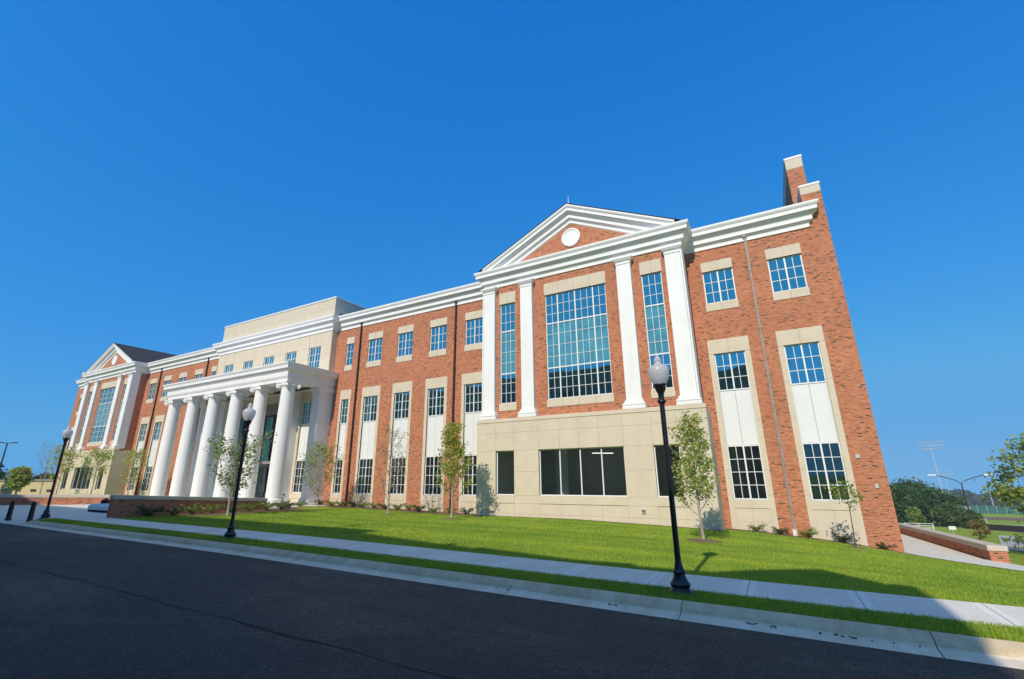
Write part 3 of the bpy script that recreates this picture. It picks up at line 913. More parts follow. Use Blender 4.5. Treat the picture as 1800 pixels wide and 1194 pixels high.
for side, sg in ((ident, 1), (mir, -1)):
    px = side(PAVX)
    Y1, Y2, Y3 = 22.8, 22.4, 22.55            # brick face, stone base, pilaster face
    wins = [(-1.83, 1.83, [2, 3, 3, 2]), (-4.88, -3.83, [3]), (3.80, 4.84, [3])]
    hl = []
    for a, b, g in wins:
        a, b = sorted((px + sg * a, px + sg * b))
        hl.append((a, b, 6.12, 12.26))
        n = 4 if len(g) > 1 else 2
        window(a, b, 6.12, 12.26, Y1, g, [3, 4, 3], transoms=[7.88, 10.49], spandrel=1, fw_=.05, munt=.022,
               lintel=(12.26, 12.98, .04, n), sill=(5.70, 6.12, .05, n))
    wp = MB()
    wall_grid(wp, px - PB, px + PB, 4.9, 13.45, hl, Y1)
    for xx in (px - PB, px + PB):
        wp.quad((xx, Y1, 4.9), (xx, 24.2, 4.9), (xx, 24.2, 13.5), (xx, Y1, 13.5))
    # brick field of the pediment
    zb_, za_ = 14.4, 16.52
    wp.poly([(px - 4.6, Y1 - .002, zb_), (px + 4.6, Y1 - .002, zb_), (px, Y1 - .002, za_ + .05)])
    wp.build('pavilion_wall', M['brick'], bld)
    # stone base
    ghl = [(px + sg * a, px + sg * b, c, d) for a, b, c, d in ((-2.29, 2.29, 1.13, 3.45), (-4.93, -3.77, 1.13, 3.45), (3.69, 4.87, 1.13, 3.45))]
    ghl = [(min(a, b), max(a, b), c, d) for a, b, c, d in ghl]
    bs = MB()
    BH = 6.2
    xs_ = sorted([px - BH] + [px + sg * v for v in (-4.93, -3.77, -3.6 + .0, -2.29, -1.06, 0.0, 1.06, 2.29, 3.69, 4.87)] + [px + BH])
    xs_ = [v for v in xs_ if abs(v - (px + sg * -3.6)) > .01]
    panel_face(bs, xs_, [-.9, .22, .735, 1.13, 2.33, 3.45, 4.42, 5.02], ghl, Y2, .12)
    bs.box(px - BH - .03, px + BH + .03, Y2 - .03, Y2 + .45, 5.02, 5.06); bs.cbox(px - BH - .01, px + BH + .01, Y2 - .01, Y2 + .45, 5.06, 5.21, .02)
    for xx in (px - BH, px + BH - .1):
        zz_ = [-1.2, .22, 1.4, 2.33, 3.45, 4.42, 5.02]
        for a, b in zip(zz_, zz_[1:]):
            bs.box(xx, xx + .1, Y2 + .127, 24.1, a + .005, b - .005)
    for a, b, c, d in ghl:            # sills
        bs.box(a - .02, b + .02, Y2 - .035, Y2 + .1, .745, 1.125)
    bo = bs.build('stone_base', M['stone'], bld)
    jb = MB()
    wall_grid(jb, px - BH + .02, px + BH - .02, -.9, 5.0, ghl, Y2 + .02, .3)
    jb.build('joint_backing', M['stone_joint'], bo)
    for (a, b, c, d), g in zip(ghl, ([1, 1, 1, 1], [1], [1])):
        window(a, b, c, d, Y2 + .06, g, 1, glass='clear', fw_=.05, mull=.055)
    rm = MB()
    X0, X1, YA, YB, Z0, Z1 = px - 5.9, px + 5.9, Y2 + .33, Y2 + 6.5, .45, 3.75
    rm.quad((X0, YB, Z0), (X1, YB, Z0), (X1, YB, Z1), (X0, YB, Z1)); rm.quad((X0, YA, Z0), (X1, YA, Z0), (X1, YB, Z0), (X0, YB, Z0)); rm.quad((X0, YA, Z1), (X1, YA, Z1), (X1, YB, Z1), (X0, YB, Z1))
    rm.quad((X0, YA, Z0), (X0, YB, Z0), (X0, YB, Z1), (X0, YA, Z1)); rm.quad((X1, YA, Z0), (X1, YB, Z0), (X1, YB, Z1), (X1, YA, Z1))
    rm.box(px - 2.6, px - 2.2, YA + 2.6, YA + 3.4, Z0, Z1); rm.box(px + 1.2, px + 2.9, YA + 3.4, YA + 3.9, Z0, Z0 + 1.2)
    ro_ = rm.build('room', M['room'], bld)
    rm = MB(); rm.tube([(px - .5, YA + 3.0, Z1 - .42), (px + .45, YA + 3.9, Z1 - .42)], .018, 6)
    rm.build('ceiling_light', M['tube'], ro_)
    # pilasters
    for off in (-5.51, -2.95, 2.95, 5.51):
        c = px + sg * off
        p = MB(); hw = .39
        p.cbox(c - hw, c + hw, Y3, Y1 + .05, 5.6, 13.12, .012)
        if abs(off) > 5: # the corner pilaster wraps the flank
            e = px + sg * math.copysign(PB, off); o_ = math.copysign(.02, off) * sg
            p.box(e - .04, e + .04, Y3 + .01, Y3 + .78, 5.24, 13.44)
        po = p.build('pilaster', M['white'], bld)
        q = MB()
        for ex, za, zb in ((.13, 5.215, 5.37), (.165, 5.37, 5.40), (.165, 5.40, 5.40)):
            pass
        q.cbox(c - hw - .18, c + hw + .18, Y3 - .16, Y1 + .05, 5.215, 5.38, .02)
        prof = [(.12, 5.38), (.155, 5.40), (.165, 5.44), (.155, 5.48), (.11, 5.51), (.075, 5.52), (.075, 5.55), (.09, 5.57), (.075, 5.60), (.03, 5.64), (.0, 5.70)]
        for (o1, z1_), (o2, z2_) in zip(prof, prof[1:]):
            A = [(c - hw - o1, Y1, z1_), (c - hw - o1, Y3 - o1, z1_), (c + hw + o1, Y3 - o1, z1_), (c + hw + o1, Y1, z1_)]
            B = [(c - hw - o2, Y1, z2_), (c - hw - o2, Y3 - o2, z2_), (c + hw + o2, Y3 - o2, z2_), (c + hw + o2, Y1, z2_)]
            for i in range(3): q.quad(A[i], A[i + 1], B[i + 1], B[i])
        q.build('pilaster_base', M['white'], po)
        q = MB()
        prof = [(.0, 13.0), (.03, 13.01), (.03, 13.05), (.005, 13.06), (.005, 13.12), (.04, 13.17), (.09, 13.22), (.11, 13.25), (.11, 13.29), (.145, 13.30), (.145, 13.395), (.0, 13.40)]
        for (o1, z1_), (o2, z2_) in zip(prof, prof[1:]):
            A = [(c - hw - o1, Y1, z1_), (c - hw - o1, Y3 - o1, z1_), (c + hw + o1, Y3 - o1, z1_), (c + hw + o1, Y1, z1_)]
            B = [(c - hw - o2, Y1, z2_), (c - hw - o2, Y3 - o2, z2_), (c + hw + o2, Y3 - o2, z2_), (c + hw + o2, Y1, z2_)]
            for i in range(3): q.quad(A[i], A[i + 1], B[i + 1], B[i])
        q.box(c - hw - .04, c + hw + .04, Y3 + .17, Y1, 13.40, 13.44)
        q.build('pilaster_capital', M['white'], po)
    # raking cornice of the pediment
    SL = .485; HW = 5.86
    RP = [(0.0, -.06), (.06, 0.0), (.06, .15), (.09, .18), (.17, .23), (.22, .27), (.22, .44), (.25, .49), (.36, .58), (.40, .60), (.40, .63), (.46, .63), (.46, .79), (.49, .82), (.535, .88), (.55, .92), (.55, 1.0), (.1, 1.02)]
    rk = MB()
    floor_z = 14.50
    stops = {0.0, HW}
    for o_, h_ in RP:
        xx = (za_ + h_ - floor_z) / SL
        if 0 < xx < HW: stops.add(xx)
    stops = sorted(stops)
    for s_ in (-1, 1):
        rows = []
        for d_ in stops:
            rows.append([(px + s_ * d_, Y1 - o_, max(floor_z + .0005 * k, za_ + h_ - SL * d_)) for k, (o_, h_) in enumerate(RP)])
        for a, b in zip(rows, rows[1:]):
            for k in range(len(RP) - 1):
                rk.quad(a[k], b[k], b[k + 1], a[k + 1])
        rk.poly(rows[-1] + [(px + s_ * HW, Y1 + .1, rows[-1][-1][2]), (px + s_ * HW, Y1 + .1, floor_z)])
    ped = rk.build('pediment_cornice', M['white'], bld)
    rd = MB()
    rd.tube([(px, Y1 - .07, 15.55), (px, Y1 + .02, 15.55)], [.58, .58], 40)
    pr_ = rd.build('roundel', M['white'], ped)
    rd2 = MB()
    n0 = 40
    for r_a, r_b, ya, yb in ((.58, .50, Y1 - .09, Y1 - .11), (.50, .44, Y1 - .11, Y1 - .075)):
        for k in range(n0):
            a0, a1 = 2 * math.pi * k / n0, 2 * math.pi * (k + 1) / n0
            rd2.quad((px + r_a * math.cos(a0), ya, 15.55 + r_a * math.sin(a0)), (px + r_a * math.cos(a1), ya, 15.55 + r_a * math.sin(a1)),
                     (px + r_b * math.cos(a1), yb, 15.55 + r_b * math.sin(a1)), (px + r_b * math.cos(a0), yb, 15.55 + r_b * math.sin(a0)))
    rd2.build('ring', M['white'], pr_)
    rr_ = MB()
    zt = za_ + 1.03
    for s_ in (-1, 1):
        E_ = 6.15
        a = [(px, Y1 - .57, zt), (px + s_ * E_, Y1 - .57, zt - SL * E_), (px + s_ * E_, 36, zt - SL * E_), (px, 36, zt)]
        b = [(v[0], v[1], v[2] + .03) for v in a]
        rr_.poly(a); rr_.poly(b)
        rr_.quad(a[0], a[1], b[1], b[0]); rr_.quad(a[1], a[2], b[2], b[1])
    rr_.build('pavilion_roof', M['roof'], bld)
    if sg == 1:
        lr = MB(); lr.tube([(px + .05, 22.5, zt), (px + .05, 22.5, zt + .62)], [.03, .012], 6)
        lr.build('lightning_rod', M['whitemetal'], bld)

# --- limestone centre block
CB = 23.46
c_holes = []
for k in (-6, -3, 0, 3, 6):
    cx = C0 + k
    c_holes.append((cx - .70, cx + .70, 10.50, 12.30))
    window(cx - .70, cx + .70, 10.50, 12.30, CB, [2, 2], 3)
for s_ in (1, -1):
    cx = C0 + s_ * 5.95
    c_holes.append((cx - .69, cx + .69, 1.05, 7.9))
    window(cx - .69, cx + .69, 6.10, 7.9, CB, [2, 2], 3)
    window(cx - .69, cx + .69, 1.05, 3.42, CB, [2, 2], 4, glass='glass_low')
    p = MB(); p.box(cx - .655, cx - .006, CB + .105, CB + .13, 3.43, 6.09); p.box(cx + .006, cx + .655, CB + .105, CB + .13, 3.43, 6.09)
    p.build('spandrel_panel', M['panel'], bld)
    s = MB(); s.box(cx - .69, cx + .69, CB - .035, CB + .12, .66, 1.04)
    s.build('window_surround', M['stone'], bld)
c_holes.append((C0 - 4.15, C0 + 4.15, -.2, 8.05))
st = MB()
xs_ = sorted({C0 - 7.9, C0 + 7.9} | {h[0] for h in c_holes} | {h[1] for h in c_holes} | {C0 - 2.2, C0 - 5.2, C0 - .8, C0 + .8, C0 + 2.2, C0 + 5.2})
panel_face(st, xs_, sorted([-.3, .66, 1.05, 2.3, 3.42, 4.7, 6.10, 7.9, 8.05, 9.3, 10.50, 11.4, 12.30, 13.44]), c_holes, CB, .1, .005)
for s_ in (1, -1):
    e = C0 + s_ * 7.9
    st.box(e, e - s_ * .1, CB + .105, 24.05, -.3, 13.44)
so_ = st.build('stone_block', M['stone'], bld)
jb = MB(); wall_grid(jb, C0 - 7.88, C0 + 7.88, -.3, 13.4, c_holes, CB + .02, .3)
jb.build('joint_backing', M['stone_joint'], so_)
# penthouse above the block
ph = MB()
panel_face(ph, R(C0 - 7.86, C0 + 7.86, 9), [14.5, 15.45, 16.24], [], CB + .03, .1, .004)
for s_ in (1, -1):
    e = C0 + s_ * 7.86
    for a, b in ((23.6, 27.0), (27.0, 30.5), (30.5, 34)):
        for za, zb in ((14.5, 15.45), (15.45, 16.24)):
            ph.box(e, e - s_ * .1, a + .004, b - .004, za + .004, zb - .004)
ph.box(C0 - 7.8, C0 + 7.8, 23.6, 33.98, 14.52, 16.23)
pho = ph.build('penthouse', M['stone'], bld)
q = MB(); q.cbox(C0 - 7.90, C0 + 7.90, CB - .02, 34.05, 16.24, 16.36, .015)
q.build('coping', M['whitemetal'], pho)

# --- entrance glazing in the block
en = MB()
ye = 23.9
for xx in np.linspace(C0 - 4.15, C0 + 4.15, 7):
    en.box(xx - .07, xx + .07, ye - .12, ye + .05, .3, 7.15)
for zz in (3.35, 5.2, 7.1):
    en.box(C0 - 4.08, C0 + 4.08, ye - .10, ye + .04, zz - .05, zz + .05)
eo = en.build('entrance_glazing', M['maroon'], bld)
q = MB(); q.quad((C0 - 4.15, ye, .3), (C0 + 4.15, ye, .3), (C0 + 4.15, ye, 7.15), (C0 - 4.15, ye, 7.15)); q.build('glass', M['glass'], eo)
q = MB(); q.box(C0 - 4.15, C0 + 4.15, CB + .12, ye + .1, 7.16, 8.05); q.build('header_panel', M['greypanel'], bld)
q = MB(); q.box(C0 - 4.1, C0 + 4.1, CB - .5, ye - .125, 3.18, 3.40); q.build('door_canopy', M['greypipe'], bld)
for k in range(4):
    xx = C0 - 2.7 + k * 1.36
    q = MB(); q.box(xx, xx + .10, ye - .22, ye - .13, .36, 3.1); q.box(xx + 1.22, xx + 1.32, ye - .22, ye - .13, .36, 3.1); q.box(xx + .1, xx + 1.22, ye - .22, ye - .13, 2.98, 3.1); q.box(xx + .1, xx + 1.22, ye - .22, ye - .13, .36, .62)
    do = q.build('door', M['greypipe'], bld)
    q = MB(); q.quad((xx + .1, ye - .17, .6), (xx + 1.22, ye - .17, .6), (xx + 1.22, ye - .17, 3.0), (xx + .1, ye - .17, 3.0)); q.build('glass', M['glass_low'], do)
    q = MB(); q.tube([(xx + (1.1 if k % 2 == 0 else .2), ye - .27, 1.1), (xx + (1.1 if k % 2 == 0 else .2), ye - .27, 1.7)], .02, 8); q.build('handle', M['steel'], do)

# --- portico
PY = 20.42; AF = 19.97; AX = 8.09
fl = MB(); fl.cbox(C0 - 8.5, C0 + 8.5, 19.5, 23.46, -.2, .37, .02)
fl.build('portico_floor', M['walk'], bld)
EP = [(-.86, 8.95), (-.86, 8.68), (0, 8.68), (0, 8.90), (.03, 8.92), (.10, 9.06), (.10, 9.36), (.13, 9.40), (.18, 9.44), (.26, 9.55), (.30, 9.57), (.34, 9.57), (.34, 9.76), (.36, 9.79), (.40, 9.86), (.43, 9.90), (.43, 9.98), (-.3, 10.0), (-4.6, 10.05)]
et = MB()
sweep(et, [(C0 - AX, WALL + .05), (C0 - AX, AF), (C0 + AX, AF), (C0 + AX, WALL + .05)], EP[:-1])
et.quad((C0 - AX + .2, AF + .2, 10.0), (C0 + AX - .2, AF + .2, 10.0), (C0 + AX - .2, CB + .05, 10.0), (C0 - AX + .2, CB + .05, 10.0))
et.build('entablature', M['white'], bld, True)
ce = MB(); ce.box(C0 - AX + .8, C0 + AX - .8, AF + .8, CB - .002, 8.94, 9.2)
co = ce.build('portico_ceiling', M['ceiling'], bld)
cb = MB()
for k in range(-2, 3):
    xx = C0 + k * 3.06
    cb.box(xx - 1.53 - .3, xx - 1.53 + .3, AF + .87, CB, 8.72, 8.938)
cb.box(C0 - AX + .87, C0 + AX - .87, CB - .45, CB - .004, 8.66, 8.716)
cb.build('ceiling_beam', M['ceiling'], co)
cl_ = MB()
for k in range(-2, 3):
    cl_.lathe([(.10, 8.90), (.10, 8.94)], (C0 + k * 3.06, 21.9, 0), 14)
cl_.build('downlight', M['steel'], co)

col = None
for k in range(6):
    cx = C0 + (-7.66 + k * 3.064)
    if col is None:
        proto_x = cx
        s = MB()
        pr_ = []
        for i in range(13):
            t = i / 12
            r = .515 - .085 * (t ** 1.7)
            pr_.append((r, .78 + t * (8.20 - .78)))
        pr_ += [(.455, 8.21), (.455, 8.26), (.43, 8.27), (.43, 8.34)]
        s.lathe(pr_, (cx, PY, 0), 40)
        col = s.build('column', M['white'], bld, True)
        b = MB()
        b.lathe([(.50, .46), (.62, .46), (.665, .49), (.68, .54), (.665, .59), (.61, .62), (.575, .63), (.565, .67), (.60, .69), (.61, .72), (.59, .75), (.53, .76), (.52, .79)], (cx, PY, 0), 40)
        b.box(cx - .70, cx + .70, PY - .70, PY + .70, .33, .465)
        b.build('column_base', M['white'], col, True)
        c = MB()
        c.lathe([(.43, 8.34), (.46, 8.36), (.53, 8.40), (.55, 8.44), (.52, 8.50), (.46, 8.52)], (cx, PY, 0), 32)
        # four diagonal scrolls
        for sx in (-1, 1):
            for sy in (-1, 1):
                d = Vector((sx, sy, 0)).normalized(); tq = Vector((-sy, sx, 0)).normalized()
                ctr = Vector((cx + sx * .46, PY + sy * .46, 8.40))
                c.disc(ctr, tq, .17, .16, 22); c.disc(ctr, tq, .115, .20, 18); c.disc(ctr, tq, .05, .235, 12)
        # canalis bands between the scrolls, under a hollow-sided abacus
        for sy in (-1, 1):
            c.box(cx - .42, cx + .42, PY + sy * .44 - .03, PY + sy * .44 + .03, 8.46, 8.58)
            c.box(cx + sy * .44 - .03, cx + sy * .44 + .03, PY - .40, PY + .40, 8.462, 8.578)
        n = 10; ring = []
        for q_ in range(4):
            a0 = math.pi / 4 + q_ * math.pi / 2
            for j in range(n):
                t = j / n
                ca = Vector((math.cos(a0), math.sin(a0), 0)) * .86; cbv = Vector((math.cos(a0 + math.pi / 2), math.sin(a0 + math.pi / 2), 0)) * .86
                m_ = ca.lerp(cbv, t); bow = 4 * t * (1 - t) * .10
                mid = (ca + cbv).normalized()
                ring.append((cx + m_.x - mid.x * bow, PY + m_.y - mid.y * bow))
        n0 = len(c.v); L = len(ring)
        for z_, sc_ in ((8.57, .95), (8.60, 1.0), (8.675, 1.0)):
            c.v += [(cx + (x_ - cx) * sc_, PY + (y_ - PY) * sc_, z_) for x_, y_ in ring]
        for lv in range(2):
            for i in range(L):
                j = (i + 1) % L
                c.f.append((n0 + lv * L + i, n0 + lv * L + j, n0 + (lv + 1) * L + j, n0 + (lv + 1) * L + i))
        c.f.append(tuple(n0 + L - 1 - i for i in range(L))); c.f.append(tuple(n0 + 2 * L + i for i in range(L)))
        c.build('column_capital', M['white'], col, True)
    else:
        copy_tree(col, bld, (cx - proto_x, 0, 0))

# square antae against the wall behind the columns
for off in (-7.66, -4.6, 4.6, 7.66):
    c = C0 + off
    hw = .40
    yb_ = WALL + .02 if abs(off) > 7 else CB + .02
    a = MB(); a.cbox(c - hw, c + hw, 22.78, yb_, .37, 8.3, .012)
    ao = a.build('pilaster', M['white'], bld)
    q = MB()
    q.box(c - hw - .10, c + hw + .10, 22.68, yb_, .37, .62); q.box(c - hw - .06, c + hw + .06, 22.72, yb_, .62, .72)
    q.build('pilaster_base', M['white'], ao)
    q = MB()
    for ex, za, zb in ((.03, 8.02, 8.07), (.05, 8.28, 8.36), (.09, 8.36, 8.46), (.13, 8.46, 8.66)):
        q.box(c - hw - ex, c + hw + ex, 22.78 - ex, yb_ - .003 - ex * .01, za, zb)
    q.build('pilaster_capital', M['white'], ao)

# --- downspouts
for side in (ident, mir):
    for xd, mt in ((-26.77, 'bronze'), (-17.72, 'bronze'), (0.22, 'greypipe')):
        xd = side(xd); z0 = hz(xd, 23.8)
        d = MB(); d.box(xd - .05, xd + .05, 23.86, 23.96, z0 + .25, 13.62)
        for zz in (2.5, 5.6, 8.8, 11.8):
            d.box(xd - .075, xd + .075, 23.88, 23.995, zz, zz + .05)
        do = d.build('downspout', M[mt], bld)
        h = MB(); h.box(xd - .09, xd + .09, 23.82, 23.97, 13.60, 13.76); h.build('hopper', M[mt], do)
        b_ = MB(); b_.box(xd - .08, xd + .08, 23.80, 23.99, z0, z0 + .26); b_.build('boot', M['whitemetal'] if mt == 'greypipe' else M['bronze'], do)
# small plates and the outlet box
q = MB(); q.cbox(2.85, 3.01, 23.955, 24.005, 2.70, 2.86, .01); q.build('wall_plate', M['steel'], bld)
q = MB(); q.cbox(3.28, 3.40, 23.955, 24.005, 1.52, 1.68, .01); q.build('wall_plate', M['steel'], bld)
q = MB(); q.cbox(-5.74, -5.56, 22.33, 22.41, .43, .62, .01); qo = q.build('outlet_box', M['steel'], bld)
q = MB(); q.box(-5.71, -5.66, 22.318, 22.335, .47, .58); q.box(-5.64, -5.59, 22.318, 22.335, .47, .58); q.build('outlet_cover', M['bronze'], qo)

# ------------------------------------------------------------------ street lamps
def make_lamp(x, y):
    z = hz(x, y)
    root = empty('street_lamp', (x, y, z - .02), 'x', 'street lamp', 'black acorn street lamps along the sidewalk')
    b = MB()
    b.lathe([(.20, 0), (.21, .03), (.20, .05), (.165, .07), (.15, .10), (.165, .13), (.17, .155), (.15, .18), (.13, .21), (.105, .26), (.092, .31)], (x, y, z - .02), 32, (.08, .30, .93))
    b.lathe([(.092, .31), (.11, .325), (.115, .345), (.10, .365), (.085, .385), (.075, .42), (.062, .47), (.055, .50)], (x, y, z - .02), 32)
    b.build('lamp_base', M['black'], root, True)
    p = MB(); p.lathe([(.052, .49), (.050, 1.5), (.047, 3.30)], (x, y, z - .02), 24, (.5, 3.25, .93))
    p.build('pole', M['black'], root, True)
    c = MB(); c.lathe([(.047, 3.28), (.075, 3.30), (.082, 3.325), (.075, 3.35), (.055, 3.37), (.055, 3.44), (.062, 3.49), (.085, 3.53), (.104, 3.58), (.108, 3.63), (.125, 3.65), (.12, 3.665)], (x, y, z - .02), 28)
    c.build('lamp_holder', M['black'], root, True)
    g = MB(); g.lathe([(.112, 3.655), (.135, 3.69), (.172, 3.77), (.195, 3.86), (.20, 3.92), (.192, 3.975), (.165, 4.015), (.12, 4.04), (.085, 4.06), (.068, 4.085), (.062, 4.11), (.078, 4.13), (.082, 4.145), (.066, 4.165), (.05, 4.195), (.035, 4.225), (.018, 4.245), (.004, 4.25)], (x, y, z - .02), 36)
    g.build('lamp_globe', M['globe'], root, True)
    return root
l0 = make_lamp(-1.78, 9.12)
l0['label'] = 'tall black acorn-globe street lamp nearest the camera, in front of the right pavilion'
for (x, y), lb in (((-15.15, 9.10), 'black acorn-globe street lamp standing before the white entrance columns'), ((-29.84, 9.15), 'farthest black acorn-globe street lamp, beside the bollards at the plaza')):
    o = copy_tree(l0, None, (x, y, hz(x, y) - .02)); o['label'] = lb

# bollards
def bollard(x, y, lab):
    z = hz(x, y) - (.02 if y > 9 else .08)
    b = MB(); b.lathe([(.12, 0), (.12, .06), (.098, .09), (.088, .60), (.08, .66)], (x, y, z), 20)
    r = b.build('bollard', M['black'], None, True)
    tag(r, lab, 'bollard', 'black bollards at the plaza edge')
    c = MB(); c.lathe([(.08, .66), (.10, .675), (.10, .71), (.078, .73), (.085, .77), (.07, .82), (.03, .845), (.005, .85)], (x, y, z), 20)
    c.build('cap', M['black'], r, True)
bollard(-31.4, 8.35, 'black iron bollard at the far left end of the kerb')
bollard(-29.75, 8.62, 'black iron bollard beside the tip of the grass strip')

# ------------------------------------------------------------------ low brick walls with stone caps
def seat_wall(pts, th, top, name, label, ends=None):
    """pts along the wall; top heights; body and cap"""
    root = empty(name, (pts[0][0], pts[0][1], hz(*pts[0])), label, 'wall')
    b = MB(); c = MB()
    for i in range(len(pts) - 1):
        (xa, ya), (xb, yb) = pts[i], pts[i + 1]
        d = Vector((xb - xa, yb - ya)).normalized(); n = Vector((-d.y, d.x)) * th / 2
        za, zb = top[i], top[i + 1]
        def prism(mb, h, zl0, zl1, zu0, zu1, e):
            A = Vector((xa, ya)) - d * e; B = Vector((xb, yb)) + d * e
            q = [(A + h), (B + h), (B - h), (A - h)]
            zl = (zl0, zl1, zl1, zl0); zu = (zu0, zu1, zu1, zu0)
            n0 = len(mb.v)
            mb.v += [(p.x, p.y, z) for p, z in zip(q, zl)] + [(p.x, p.y, z) for p, z in zip(q, zu)]
            mb.f += [(n0, n0 + 1, n0 + 2, n0 + 3), (n0 + 7, n0 + 6, n0 + 5, n0 + 4)] + [(n0 + k, n0 + 4 + k, n0 + 4 + (k + 1) % 4, n0 + (k + 1) % 4) for k in range(4)]
        prism(b, n, -4, -4, za - .19, zb - .19, 0)
        prism(c, n * 1.14, za - .19, zb - .19, za, zb, .03)
    b.build('brick_body', M['brick'], root)
    co_ = c.build('cap', M['cap'], root)
    bv = co_.modifiers.new('soft_edges', 'BEVEL'); bv.width = .02; bv.segments = 2
    return root
seat_wall([(-27.62, 10.68), (-27.45, 18.3)], .42, [1.42, .95], 'brick_wall', 'low dark brick wall with stone cap between the lawn bed and entrance plaza')
seat_wall([(-48.6, 7.6), (-45.3, 11.0), (-41.0, 16.3)], .42, [1.34, 1.24, 1.07], 'brick_wall', 'low brick wall with stone cap on the far side of the entrance plaza')
seat_wall([(6.55, 24.55), (6.42, 41.0)], .50, [hz(6.5, 24.55) + .58, hz(6.4, 41) + .62], 'brick_wall', 'low brick wall with thick tan cap beside the path right of the building')

# pale slab lying on the plaza
b = MB()
sx, sy, sz = -32.3, 12.3, hz(-32.3, 12.3) + .02
b.cbox(sx - .9, sx + 1.4, sy - .45, sy + .45, sz, sz + .12, .02)
o = b.build('stone_bench', M['blackfabric']); tag(o, 'low pale grey slab bench on dark base lying on the entrance plaza', 'bench')
b = MB(); b.cbox(sx - .95, sx + 1.5, sy - .5, sy + .5, sz + .12, sz + .42, .12); b.build('seat', M['whitemetal'], o)

# bicycle parked by the portico
bx, by = -27.6, 19.45; bz = hz(bx, by)
bk = empty('bicycle', (bx, by, bz), 'blue bicycle parked beside the rightmost white column', 'bicycle')
dv = Vector((-.81, .587, 0)); lean_ = Vector((.1, .14, 1)).normalized()
def bp(a, h): 
    q = Vector((bx, by, bz)) + dv * a + lean_ * h
    return q
for a_ in (-.52, .52):
    wm_ = MB(); wm_.tube([bp(a_ + .33 * math.cos(k * math.pi / 12), .35 + .33 * math.sin(k * math.pi / 12)) for k in range(25)], .024, 6)
    wo = wm_.build('wheel', M['blackfabric'], bk)
    wm_ = MB(); wm_.tube([bp(a_ + .295 * math.cos(k * math.pi / 12), .35 + .295 * math.sin(k * math.pi / 12)) for k in range(25)], .014, 5)
    for k in range(8):
        wm_.tube([bp(a_, .35), bp(a_ + .29 * math.cos(k * math.pi / 4), .35 + .29 * math.sin(k * math.pi / 4))], .004, 4)
    wm_.build('rim', M['steel'], wo)
f_ = MB()
for p0, p1 in (((-.52, .35), (-.12, .32)), ((-.12, .32), (-.22, .82)), ((-.52, .35), (-.2, .75)), ((-.2, .72), (.36, .78)), ((-.12, .32), (.38, .68)), ((.34, .92), (.52, .35))):
    f_.tube([bp(*p0), bp(*p1)], .02, 6)
f_.build('frame', M['bluepaint'], bk)
f_ = MB(); f_.tube([bp(-.34, .84), bp(-.22, .86), bp(-.1, .85)], [.06, .05, .03], 8); f_.build('saddle', M['blackfabric'], bk)
sd2 = dv.cross(lean_); f_ = MB(); f_.tube([bp(.34, .98) - sd2 * .27, bp(.4, .97) - sd2 * .1, bp(.4, .97) + sd2 * .1, bp(.34, .98) + sd2 * .27], .016, 6); f_.tube([bp(.35, .9), bp(.4, .97)], .016, 6); f_.build('handlebar', M['steel'], bk)

for xx, yy, r_, lb in ((sx - .1, sy - .05, .15, 'small dark bag lying on the left half of the pale plaza bench'), (sx + .75, sy + .1, .17, 'dark rolled bundle lying on the right half of the pale plaza bench')):
    b = MB(); b.lathe([(.02, 0), (r_ * 1.2, .01), (r_ * 1.35, .08), (r_ * 1.1, .18), (r_ * .5, .25), (.02, .27)], (xx, yy, sz + .42), 14)
    tag(b.build('bag', M['blackfabric'], None, True), lb, 'bag')
# ------------------------------------------------------------------ trees and shrubs
def leaf_quads(P, size, rng, flat=0.6, asp=.55):
    n = len(P)
    d = rng.normal(size=(n, 3)); d /= np.linalg.norm(d, axis=1)[:, None]
    d[:, 2] *= flat
    e = rng.normal(size=(n, 3)); e = np.cross(d, e); e /= np.linalg.norm(e, axis=1)[:, None] + 1e-9
    d /= np.linalg.norm(d, axis=1)[:, None]
    s = (size * rng.uniform(.6, 1.3, n))[:, None]
    c = np.stack([P - d * s, P + e * s * asp - d * s * .1, P + d * s, P - e * s * asp - d * s * .1], 1)
    return c

